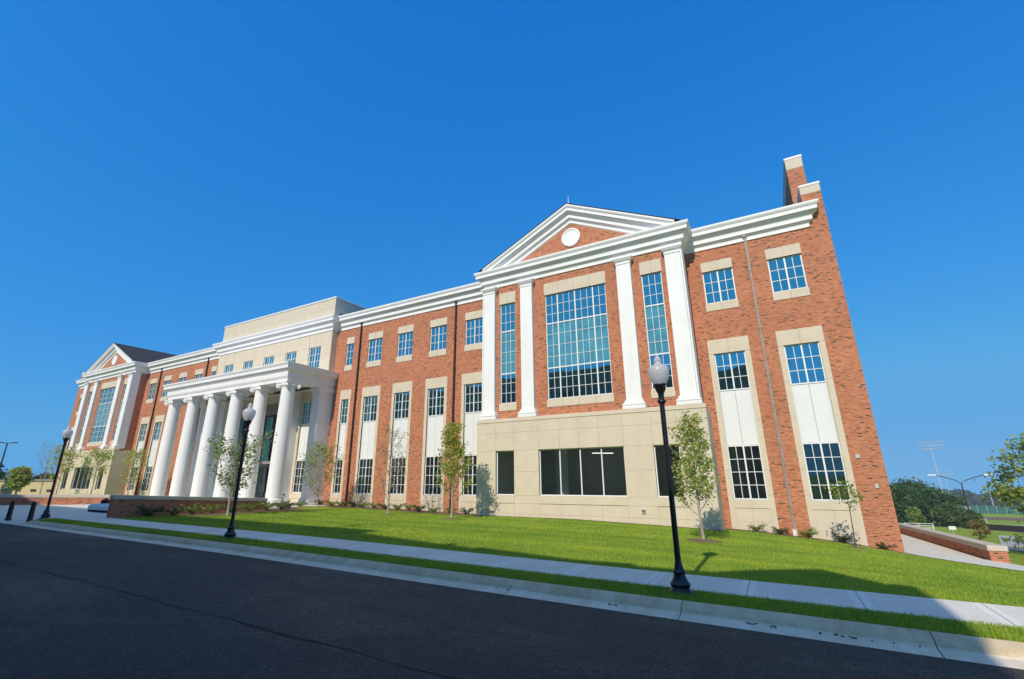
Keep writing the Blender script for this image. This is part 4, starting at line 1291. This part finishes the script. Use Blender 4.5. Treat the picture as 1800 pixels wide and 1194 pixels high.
def make_tree(name, label, cat, loc, h, clear, spread, n1, n2, nleaf, lsize, leafm, barkm='bark', r0=.05, seed=1, upness=1.0, shape='oval', group=None, crown_name='crown', jitter=.12, lean=(0, 0), lowfrac=1.0, mulch=0):
    rr = random.Random(seed); rg = np.random.default_rng(seed)
    root = empty(name, loc, label, cat, group)
    x0, y0, z0 = loc
    tr = MB()
    def P(t):
        return Vector((x0 + lean[0] * t * h + .03 * h * .3 * math.sin(t * 5 + seed), y0 + lean[1] * t * h, z0 + t * h))
    ts = [0, .02, .1, .25, .4, .55, .7, .85, .97]
    tr.tube([P(t) - Vector((0, 0, .05 if t == 0 else 0)) for t in ts], [r0 * 1.5, r0 * 1.15] + [max(.006, r0 * (1 - t) ** .8) for t in ts[2:]], 8)
    tips = []
    for i in range(n1):
        t = clear + (0.92 - clear) * ((i + .5) / n1) ** .9
        az = i * 2.39996 + seed
        rel = (t - clear) / (1 - clear)
        if shape == 'oval': sp = math.sin(math.pi * min(1, .25 + rel * .72)) ** .8
        elif shape == 'vase': sp = .55 + .6 * rel if rel < .8 else 1.0
        elif shape == 'col': sp = (1 - .72 * rel) * rr.choice((.7, .85, 1.0, 1.15))
        else: sp = 1 - .8 * rel
        L = spread * max(.2, sp) * rr.uniform(.8, 1.15)
        rise = L * upness * rr.uniform(.8, 1.3)
        rise = min(rise, (1.0 - t) * h * 1.0 + .1)
        b0 = P(t)
        pts = []
        for k in range(5):
            s = k / 4
            pts.append(b0 + Vector((math.cos(az + .25 * s * rr.uniform(-1, 1)) * L * s ** .9, math.sin(az) * L * s ** .9, rise * s ** 1.3)))
        rb = max(.006, r0 * .5 * (1 - t))
        tr.tube(pts, [rb, rb * .8, rb * .6, rb * .4, .003], 5)
        tips += [(pts[k], .5 + .15 * k) for k in (2, 3, 4)]
        for j in range(n2):
            s = rr.uniform(.3, .95); k = int(s * 4); f = s * 4 - k
            q0 = pts[k].lerp(pts[min(4, k + 1)], f)
            a2 = az + rr.uniform(-1.4, 1.4); l2 = L * rr.uniform(.25, .55)
            q1 = q0 + Vector((math.cos(a2) * l2 * .5, math.sin(a2) * l2 * .5, l2 * upness * .5)); q2 = q1 + Vector((math.cos(a2) * l2 * .45, math.sin(a2) * l2 * .45, l2 * upness * rr.uniform(.1, .6)))
            tr.tube([q0, q1, q2], [rb * .45, rb * .3, .003], 4)
            tips += [(q1, 1), (q2, 1.3)]
    tips.append((P(.97), 1))
    tr.build('trunk', M[barkm], root, True)
    if nleaf:
        W = np.array([w_ for _, w_ in tips]) * rg.exponential(1.0, len(tips)) ** 1.3; T = np.array([tuple(p) for p, _ in tips])
        idx = rg.choice(len(T), nleaf, p=W / W.sum())
        Pn = T[idx] + rg.normal(size=(nleaf, 3)) * jitter * np.array([1, 1, .9])
        quads_object(crown_name, M[leafm], leaf_quads(Pn, lsize, rg), root)
    return root

def tree_mulch(x, y, r):
    mb = MB(); n = 22
    rr = random.Random(int(abs(x) * 10))
    ring = []
    for k in range(n):
        a = 2 * math.pi * k / n; q = r * rr.uniform(.85, 1.1)
        ring.append((x + q * math.cos(a), y + q * math.sin(a)))
    for k in range(n):
        a, b = ring[k], ring[(k + 1) % n]
        mb.poly([(x, y, hz(x, y) + .07), (a[0], a[1], hz(*a) + .012), (b[0], b[1], hz(*b) + .012)])
    return mb
mm = MB()
for x, y, r in ((-2.55, 17.7, .62), (-14.35, 19.45, .5), (2.02, 21.5, .45), (-19.1, 20.1, .35)):
    b = tree_mulch(x, y, r); n0 = len(mm.v); mm.v += b.v; mm.f += [tuple(i + n0 for i in f) for f in b.f]
tag(mm.build('mulch_ring', M['mulch'], None, True), kind='structure')

G1 = 'young street trees on the lawn'
make_tree('pear_tree', 'young pale-barked pear tree with airy upright green crown before the right pavilion', 'tree', (-2.55, 17.7, hz(-2.55, 17.7)), 4.25, .17, .80, 34, 7, 3000, .06, 'leaf_pear', 'bark', .05, 3, 1.2, 'col', G1, jitter=.10)
make_tree('pear_tree', 'young narrow tree with green and orange turning leaves left of the right pavilion', 'tree', (-14.35, 19.45, hz(-14.35, 19.45)), 4.7, .15, .80, 38, 6, 3400, .066, 'leaf_turning', 'bark', .055, 7, 1.25, 'col', G1, jitter=.11)
make_tree('bare_tree', 'young nearly bare tree with few brownish leaves before the brick bays', 'tree', (-19.1, 20.1, hz(-19.1, 20.1)), 4.5, .14, .80, 28, 7, 460, .055, 'leaf_dry', 'bark', .05, 11, 1.6, 'oval', G1, jitter=.09)
make_tree('maple_tree', 'young round-crowned tree with thin olive leaves right of the portico', 'tree', (-25.6, 20.6, hz(-25.6, 20.6)), 3.9, .15, 1.0, 28, 7, 1900, .058, 'leaf_green', 'bark', .05, 15, 1.1, 'oval', G1, jitter=.15)
make_tree('maple_tree', 'young vase-shaped multi-branched tree behind the middle street lamp', 'tree', (-24.75, 14.55, hz(-24.75, 14.55)), 3.5, .22, 1.22, 24, 8, 1300, .08, 'leaf_green', 'bark', .055, 21, 1.0, 'vase', G1, jitter=.16)
make_tree('sapling', 'thin small sapling with few drooping leaves at the right brick corner', 'tree', (2.02, 21.5, hz(2.02, 21.5)), 2.25, .55, .42, 10, 6, 280, .065, 'leaf_green', 'bark_dark', .024, 5, .5, 'oval', G1, jitter=.10)
make_tree('pear_tree', 'young leafy green tree in front of the far left pavilion base', 'tree', (-56.2, 20.0, hz(-56.2, 20)), 4.2, .3, .95, 20, 7, 900, .10, 'leaf_pear', 'bark', .06, 31, 1.3, 'oval', G1, jitter=.18)
make_tree('pear_tree', 'slim olive young tree at the right flank of the far left pavilion', 'tree', (-50.6, 20.6, hz(-50.6, 20.6)), 4.0, .22, .80, 22, 7, 900, .09, 'leaf_pear', 'bark', .06, 33, 1.6, 'oval', G1, jitter=.16)
make_tree('pear_tree', 'young speckled tree overlapping the left end of the far left pavilion', 'tree', (-66.0, 20.6, hz(-66, 20.6)), 4.6, .22, .95, 20, 7, 850, .11, 'leaf_turning', 'bark', .06, 35, 1.5, 'oval', G1, jitter=.18)
make_tree('bare_tree', 'leafless grey young tree against the sky behind the farthest lamp', 'tree', (-71.0, 20.8, hz(-71, 20.8)), 5.4, .2, 1.0, 28, 8, 90, .06, 'leaf_dry', 'bark', .06, 37, 1.9, 'oval', G1, jitter=.2)

# shrubs
def shrub_mesh(seed, r, h, n, leafm):
    rg = np.random.default_rng(seed); rr = random.Random(seed)
    tw = MB(); T = []
    for k in range(16):
        a = k * 2.4 + rr.random(); L = r * rr.uniform(.7, 1.15); hh = h * rr.uniform(.5, 1.1)
        pts = [Vector((0, 0, 0)), Vector((math.cos(a) * L * .45, math.sin(a) * L * .45, hh * .7)), Vector((math.cos(a) * L, math.sin(a) * L, hh * .95))]
        tw.tube(pts, [.01, .007, .003], 4)
        for j in range(3, 11):
            s = j / 10
            p = pts[0].lerp(pts[1], min(1, s * 2)) if s < .5 else pts[1].lerp(pts[2], s * 2 - 1)
            T.append(tuple(p))
    T = np.array(T)
    P = T[rg.choice(len(T), n)] + rg.normal(size=(n, 3)) * np.array([.05, .05, .04])
    P[:, 2] = np.maximum(P[:, 2], .03)
    return tw, leaf_quads(P, .05, rg, .5, .4)
SH = []
for i, (sd_, lm) in enumerate(((1, 'leaf_shrub'), (2, 'leaf_dark'), (3, 'leaf_shrub'))):
    tw, lq = shrub_mesh(sd_, .48, .42, 420, lm)
    SH.append((tw, lq, lm))
protos = {}
ords = ['first', 'second', 'third', 'fourth', 'fifth', 'sixth', 'seventh', 'eighth', 'ninth', 'tenth', 'eleventh', 'twelfth', 'thirteenth']
def shrub(kind, x, y, sc, label, group):
    z = hz(x, y) + .01
    if kind not in protos:
        tw, lq, lm = SH[kind]
        r = empty('shrub', (x, y, z), label, 'shrub', group)
        off = np.array((x, y, z))
        t2 = MB(); t2.v = [tuple(np.array(v) + off) for v in tw.v]; t2.f = tw.f
        t2.build('stems', M['bark_dark'], r)
        quads_object('foliage', M[lm], lq + off[None, None, :], r)
        protos[kind] = r
    else:
        r = copy_tree(protos[kind], None, (x, y, z), random.uniform(0, 6)); r['label'] = label; r['group'] = group
    r.scale = (sc, sc, sc * random.uniform(.85, 1.1))
random.seed(9)
for i, x in enumerate((-1.22, -0.3, .62, 1.85, 3.1)):
    shrub((0, 1, 0, 1, 1)[i], x, 23.58, (.75, .7, .8, .72, .65)[i], 'low spreading shrub at the foot of the right brick wing, %s from its left end' % ords[i], 'shrubs along the right wing')
for i, x in enumerate((-28.6, -27.4, -26.4, -25.4, -24.5, -23.4, -22.4, -21.4, -20.4, -19.5, -18.5, -17.2, -16.1)):
    shrub((1, 0, 2)[i % 3], x, 23.25 + random.uniform(-.1, .1), random.uniform(.8, 1.0), 'low green shrub in mulch below the link bays, %s from the portico side' % ords[i], 'shrubs along the brick link')
for i in range(8):
    y = 11.9 + i * .98
    shrub((1, 1, 0, 2, 0, 0, 2, 0)[i], -26.55 + random.uniform(-.1, .1), y, random.uniform(1.0, 1.25), 'bushy green shrub against the dark brick seat wall, %s from the sidewalk end' % ords[i], 'shrubs along the seat wall')
for i, (x, y) in enumerate(((-28.3, 19.2), (-27.2, 19.8), (-28.0, 21.2))):
    shrub((2, 1, 0)[i], x, y, .9, 'low shrub by the rightmost white column, %s from the seat wall' % ords[i], 'shrubs beside the portico')

# ------------------------------------------------------------------ right background
def big_tree(name, label, loc, h, wid, nclump, nleaf, lsize, leafm, seed, cat='tree', group=None, clear=.15, barkm='bark_dark'):
    """dense crown: leaves gathered in clumps over an uneven ellipsoid volume"""
    rg = np.random.default_rng(seed)
    root = empty(name, loc, label, cat, group)
    t = MB(); x, y, z = loc
    t.tube([(x, y, z - .2), (x, y, z + h * .3), (x + .1, y, z + h * .75)], [h * .028, h * .02, h * .006], 8)
    cl = []
    for k in range(nclump):
        d = rg.normal(size=3); d /= np.linalg.norm(d)
        rad = rg.uniform(.35, 1.0) ** .5
        c = np.array((x, y, z + h * (clear + 1) / 2)) + d * rad * np.array((wid / 2, wid / 2, h * (1 - clear) / 2)) * .88
        cl.append(c)
        if k % 3 == 0:
            t.tube([(x, y, z + h * (.25 + .3 * rg.random())), tuple(c)], [h * .008, h * .002], 5)
    t.build('trunk', M[barkm], root, True)
    cl = np.array(cl)
    sig = wid * .085
    P = cl[rg.integers(0, nclump, nleaf)] + rg.normal(size=(nleaf, 3)) * sig * np.array([1, 1, .7])
    quads_object('crown', M[leafm], leaf_quads(P, lsize, rg, .6, .6), root)
    return root
G2 = 'dense trees beyond the right corner'
for i, (az, d, h, wd, lm, lb) in enumerate(((9.35, 104, 6.2, 7.5, 'leaf_clump', 'dark green dense tree half hidden by the right brick corner'),
                                        (10.6, 110, 7.1, 8.0, 'leaf_clump', 'tallest dense dark tree in the clump right of the building'),
                                        (11.9, 106, 5.6, 6.5, 'leaf_clump', 'rounded dark tree at the right side of the dense clump'),
                                        (12.75, 100, 3.4, 3.6, 'leaf_mid', 'lighter low spreading tree at the right foot of the dense clump'),
                                        (13.7, 98, 2.6, 2.6, 'leaf_mid', 'small green tree below the double-armed street light'),
                                        (10.2, 88, 2.4, 1.6, 'leaf_green', 'small yellowish tree standing before the dense clump'))):
    x, y, _ = pol(az, d)
    big_tree('dense_tree', lb, (x, y, hz(x, y)), h, wd, 80, 9000, .22, lm, 40 + i, 'tree', G2, .02)
# edge tree at the right border
x, y, _ = pol(18.9, 31)
big_tree('maple_tree', 'leafy young tree cut by the right border of the view', (x, y, hz(x, y)), 5.2, 3.4, 46, 4200, .09, 'leaf_green', 60, clear=.2)
x, y, _ = pol(14.1, 43)
big_tree('red_shrub', 'rounded shrub with reddish autumn leaves behind the right seat wall', (x, y, hz(x, y) - .1), 1.5, 1.2, 24, 700, .06, 'leaf_red', 61, 'shrub', clear=0)
for i, (az, d, lb) in enumerate(((17.2, 44, 'loose dry bush at the parking edge near the right border'), (16.2, 38, 'low sparse bush right of the seat wall end'))):
    x, y, _ = pol(az, d)
    big_tree('bush', lb, (x, y, hz(x, y) - .05), .9, 1.3, 14, 260, .07, 'leaf_dry' if i == 0 else 'leaf_green', 63 + i, 'shrub', clear=0)

# far wooded ridge
rg = np.random.default_rng(77)
n = 15000
az = np.radians(rg.uniform(4, 30, n)); d = rg.uniform(380, 470, n)
hx, hy = d * np.sin(az), d * np.cos(az)
top = 9.2 + 1.3 * np.sin(az * 90) + 1.0 * np.sin(az * 210 + 1)
hh = hgt(hx, hy) * 0 - 19.5 + rg.uniform(0, 1, n) ** .7 * top
Q = leaf_quads(np.stack([hx, hy, hh], -1), 1.1, rg, .6, .7)
tag(quads_object('woodland', M['leaf_far'], Q), kind='stuff')

# sports-field light masts
def mast(az, d, ztop, rack, label, lean=0):
    x, y, _ = pol(az, d); z = hz(x, y)
    root = empty('floodlight_mast', (x, y, z), label, 'light mast', 'sports field light masts')
    p = MB(); p.tube([(x, y, z - .3), (x, y, ztop)], [.15, .07], 8); p.build('pole', M['steel'], root)
    a = math.radians(az); rx_, ry_ = math.cos(a), -math.sin(a)
    r = MB(); l = MB()
    for row in range(3 if rack > 4 else 0):
        zz = ztop + .3 - row * 1.0
        hw = rack * (1 if row < 2 else .75) / 2
        r.tube([(x - rx_ * hw, y - ry_ * hw, zz), (x + rx_ * hw, y + ry_ * hw, zz)], .07, 5)
        nn = 6
        for k in range(nn):
            t = -hw + 2 * hw * k / (nn - 1)
            l.disc((x + rx_ * t, y + ry_ * t - .3, zz + .1), (0, 1, .5), .20, .22, 8)
    if r.v:
        r.build('crossarm', M['steel'], root); l.build('floodlight', M['steel'], root)
mast(12.48, 190, 10.6, 5.4, 'tallest floodlight mast rising above the dense tree clump')
mast(12.9, 330, 2.2, 7.5, 'distant floodlight mast just right of the tallest one')
mast(10.9, 390, -.5, 7.5, 'faint distant floodlight mast above the dense trees')
mast(15.45, 205, -3.6, 2.0, 'pale stub mast before the wooded ridge near the right border')
# double-armed street light
x, y, _ = pol(13.85, 76); z = hz(x, y)
rt_ = empty('street_light', (x, y, z), 'dark double-armed street light with curved arms right of the building', 'street light')
p = MB(); p.tube([(x, y, z), (x, y, .85)], [.10, .06], 8); p.build('pole', M['bronze'], rt_)
a = math.radians(13.85); ex, ey = math.cos(a), -math.sin(a)
for s_ in (-1, 1):
    p = MB(); p.tube([(x + s_ * ex * t, y + s_ * ey * t, .85 + .95 * (t / 2.1) ** .6) for t in (0, .4, .9, 1.5, 2.1)], .045, 6); ar = p.build('arm', M['bronze'], rt_)
    h_ = MB(); h_.box(x + s_ * ex * 2.4 - .4, x + s_ * ex * 2.4 + .4, y + s_ * ey * 2.4 - .16, y + s_ * ey * 2.4 + .16, 1.76, 1.90); h_.build('lamp_head', M['whitemetal'], ar)
# railing
x, y, _ = pol(10.3, 46)
z = hz(x, y)
rl = empty('railing', (x, y, z), 'white metal railing beyond the right seat wall', 'railing')
p = MB(); q = MB()
for k in range(3):
    q.tube([(x - .8 + .8 * k, y, z - .1), (x - .8 + .8 * k, y, z + .62)], .028, 6)
for zz in (.62, .48, .34, .2):
    p.tube([(x - .8, y, z + zz), (x + .8, y, z + zz)], .02, 6)
p.build('rail', M['whitemetal'], rl); q.build('post', M['whitemetal'], rl)
# small sign
x, y, _ = pol(12.5, 48); z = hz(x, y)
sg_ = empty('sign', (x, y, z), 'small blank white sign on a thin post behind the seat wall', 'sign')
p = MB(); p.tube([(x, y, z), (x, y, z + .5)], .025, 6); p.build('post', M['steel'], sg_)
p = MB(); p.cbox(x - .2, x + .2, y - .04, y - .02, z + .42, z + .66, .004); p.build('board', M['whitemetal'], sg_)
# fences and field things
def fence(az0, az1, d, h, mt, label, posts, name='fence'):
    a = Vector(pol(az0, d)); b = Vector(pol(az1, d)); 
    root = empty(name, (a.x, a.y, hz(a.x, a.y)), label, 'fence')
    m_ = MB(); n = 10; q = MB()
    for k in range(n):
        p0, p1 = a.lerp(b, k / n), a.lerp(b, (k + 1) / n)
        z0, z1 = hz(p0.x, p0.y), hz(p1.x, p1.y)
        m_.quad((p0.x, p0.y, z0), (p1.x, p1.y, z1), (p1.x, p1.y, z1 + h), (p0.x, p0.y, z0 + h))
    for k in range(posts):
        p0 = a.lerp(b, k / (posts - 1)); z0 = hz(p0.x, p0.y)
        q = MB(); q.tube([(p0.x, p0.y - .05, z0), (p0.x, p0.y - .05, z0 + h * 1.05)], .05 if h > 1 else .02, 5)
        q.build('post', M['steel' if h > 1 else 'bronze'], root)
    m_.build('screen', M[mt], root)
fence(14.7, 19.5, 92, .75, 'blackfabric', 'low black fabric construction fence at the far right', 8)
fence(13.85, 19, 200, 2.2, 'windscreen', 'long green windscreen fence round the far sports field', 10)
x, y, _ = pol(13.7, 195); z = hz(x, y)
b = MB(); b.box(x - 1.2, x + 1.0, y, y + 3, z, z + 1.7)
sh = b.build('shed', M['whitemetal']); tag(sh, 'small white field shed beside the green windscreen', 'shed')
b = MB(); b.poly([(x - 1.4, y - .2, z + 1.7), (x + 1.2, y - .2, z + 1.7), (x + 1.2, y + 3.2, z + 2.0), (x - 1.4, y + 3.2, z + 2.0)]); b.build('roof', M['greypipe'], sh)
x, y, _ = pol(14.35, 118); z = hz(x, y)
b = MB(); b.tube([(x - 1.0, y, z), (x - 1.0, y, z + 1.15), (x + .9, y, z + 1.15), (x + .9, y, z)], .06, 6)
g_ = b.build('goal', M['whitemetal']); tag(g_, 'white soccer goal frame on the far field', 'goal')
# pale service drive and tan infield
def patch(name, mt, az0, az1, d0, d1, off):
    mb = MB(); n = 8
    for i in range(n):
        for j in range(3):
            q = []
            for aa, dd in ((i, j), (i + 1, j), (i + 1, j + 1), (i, j + 1)):
                X_, Y_, _ = pol(az0 + (az1 - az0) * aa / n, d0 + (d1 - d0) * dd / 3)
                q.append((X_, Y_, hz(X_, Y_) + off))
            mb.quad(*q)
    tag(mb.build(name, M[mt]), kind='structure')
patch('drive', 'paleroad', 15.2, 27, 36, 60, .03)
patch('infield', 'mulch', 14.6, 24, 150, 168, .05)
patch('court', 'paleroad', 15.0, 20, 112, 126, .05)

# ------------------------------------------------------------------ left background
x0, x1, y0, y1 = -170, -97, 30.0, 45
z = hz(-105, 28) - .2
tb = empty('low_building', (-120, 30.0, z), 'low tan building with flat dark roof line at the far left', 'building')
b = MB(); b.box(x0, x1, y0, y1, z - 1.5, 2.0); b.build('wall', M['tan'], tb)
b = MB(); b.box(x0 - .2, x1 + .2, y0 - .2, y1 + .2, 2.0, 2.28); b.build('roof', M['greypipe'], tb)
for k in range(7):
    b = MB(); b.box(x1 - 3 - k * 6.6, x1 - .6 - k * 6.6, y0 - .03, y0 + .05, .35, .75); b.build('window', M['bronze'], tb)
G3 = 'trees at the far left'
for i, (az, d, h, wd, lm, lb) in enumerate(((-75.1, 78, 3.4, 1.9, 'leaf_pear', 'bright yellow-green young tree before the low tan building'), (-77.6, 120, 6, 6.5, 'leaf_dark', 'dark green tree cut by the left border'),
                                        (-73.6, 150, 4.6, 5.5, 'leaf_dark', 'distant dark tree behind the roof of the low tan building'), (-76.0, 160, 4.2, 6, 'leaf_dark', 'distant dark tree left behind the low tan building'))):
    x, y, _ = pol(az, d)
    big_tree('tree', lb, (x, y, hz(x, y)), h, wd, 40, 2400, .2 if d < 100 else .35, lm, 80 + i, 'tree', G3, .12)
x, y, _ = pol(-76.42, 92); z = hz(x, y)
pl_ = empty('parking_light', (x, y, z), 'tall dark parking lot light pole with twin flat heads at the far left', 'light pole')
p = MB(); p.tube([(x, y, z), (x, y, 6.95)], [.12, .07], 8); p.build('pole', M['bronze'], pl_)
a = math.radians(-76.42); ex, ey = math.cos(a), -math.sin(a)
for s_ in (-1, 1):
    p = MB(); p.tube([(x, y, 6.88), (x + s_ * ex * .3, y + s_ * ey * .3, 6.95), (x + s_ * ex * .95, y + s_ * ey * .95, 7.0)], [.04, .05, .09], 6); p.build('lamp_head', M['bronze'], pl_)

# ------------------------------------------------------------------ across the street, behind the viewer: what shades the road and shows in the windows
hall = empty('brick_hall', (-40, -5.3, 0), 'large brick hall across the street, seen only mirrored in the windows', 'building')
b = MB()
sil = [(-80, -1), (2.0, -1), (2.0, 13.35), (1.05, 14.4), (-.2, 13.6), (-1.0, 12.95), (-2.6, 12.8), (-2.7, 13.0), (-4.05, 12.85), (-7.0, 13.25), (-7.1, 13.05), (-12.6, 13.85), (-12.6, 14.3), (-80, 14.3)]
b.poly([(x_, -5.3, z_) for x_, z_ in sil]); b.poly([(x_, -21, z_) for x_, z_ in reversed(sil)])
for (xa, za), (xb, zb) in zip(sil, sil[1:] + sil[:1]):
    b.quad((xa, -5.3, za), (xa, -21, za), (xb, -21, zb), (xb, -5.3, zb))
b.build('wall', M['brick_hall'], hall)
b = MB(); b.box(-80.1, -12.3, -21, -5.15, 14.3, 14.42); b.box(2.01, 2.42, -21, -5.15, 13.0, 13.3)
b.build('eave', M['stone'], hall)
for k in range(23):
    for zz in (1.2, 5.4, 9.6):
        xx = 0.2 - k * 3.4
        b = MB(); b.box(xx - .8, xx + .8, -5.3, -5.25, zz, zz + 2.2); b.build('window', M['glass_low'], hall)
G4 = 'trees across the street'
for i, (x, y, h, wd) in enumerate(((-8.5, -3.3, 11.4, 3.4), (-19.5, -3.3, 12.0, 3.6), (-31, -3.3, 11.6, 3.6), (-44, -3.3, 12.2, 3.6))):
    big_tree('street_tree', 'tall dark tree before the hall across the street, %s from its right end' % ords[i], (x, y, 0.1), h, wd, 70, 3600, .26, 'leaf_dark', 100 + i, 'tree', G4, .3)

# debris in the gutter
rr = random.Random(4)
db = MB()
for (xc, n) in ((-.55, 7), (.15, 4), (.55, 6), (1.1, 3), (-2.6, 9), (-4.9, 3), (-8.2, 3)):
    for k in range(n):
        x = xc + rr.uniform(-.22, .22); y = 8.27 + rr.uniform(-.03, .05); z = float(zs(x)) - .128
        db.box(x, x + rr.uniform(.012, .04), y, y + rr.uniform(.01, .02), z, z + .012)
tag(db.build('debris', M['seam']), kind='stuff')

# ------------------------------------------------------------------ the air: far things fade a little
hb = MB(); hb.box(-200, 160, -40, 520, -60, 21.5)
m_, t_, p_ = new_mat("haze_air")
for l in list(t_.links): t_.links.remove(l)
t_.nodes.remove(p_)
pv = N(t_, "ShaderNodeVolumePrincipled"); pv.inputs["Color"].default_value = (0.78, 0.87, 1.0, 1); pv.inputs["Density"].default_value = 0.0006
t_.links.new(pv.outputs[0], t_.nodes["Material Output"].inputs["Volume"])
ho = hb.build('haze', m_); tag(ho, kind='stuff')
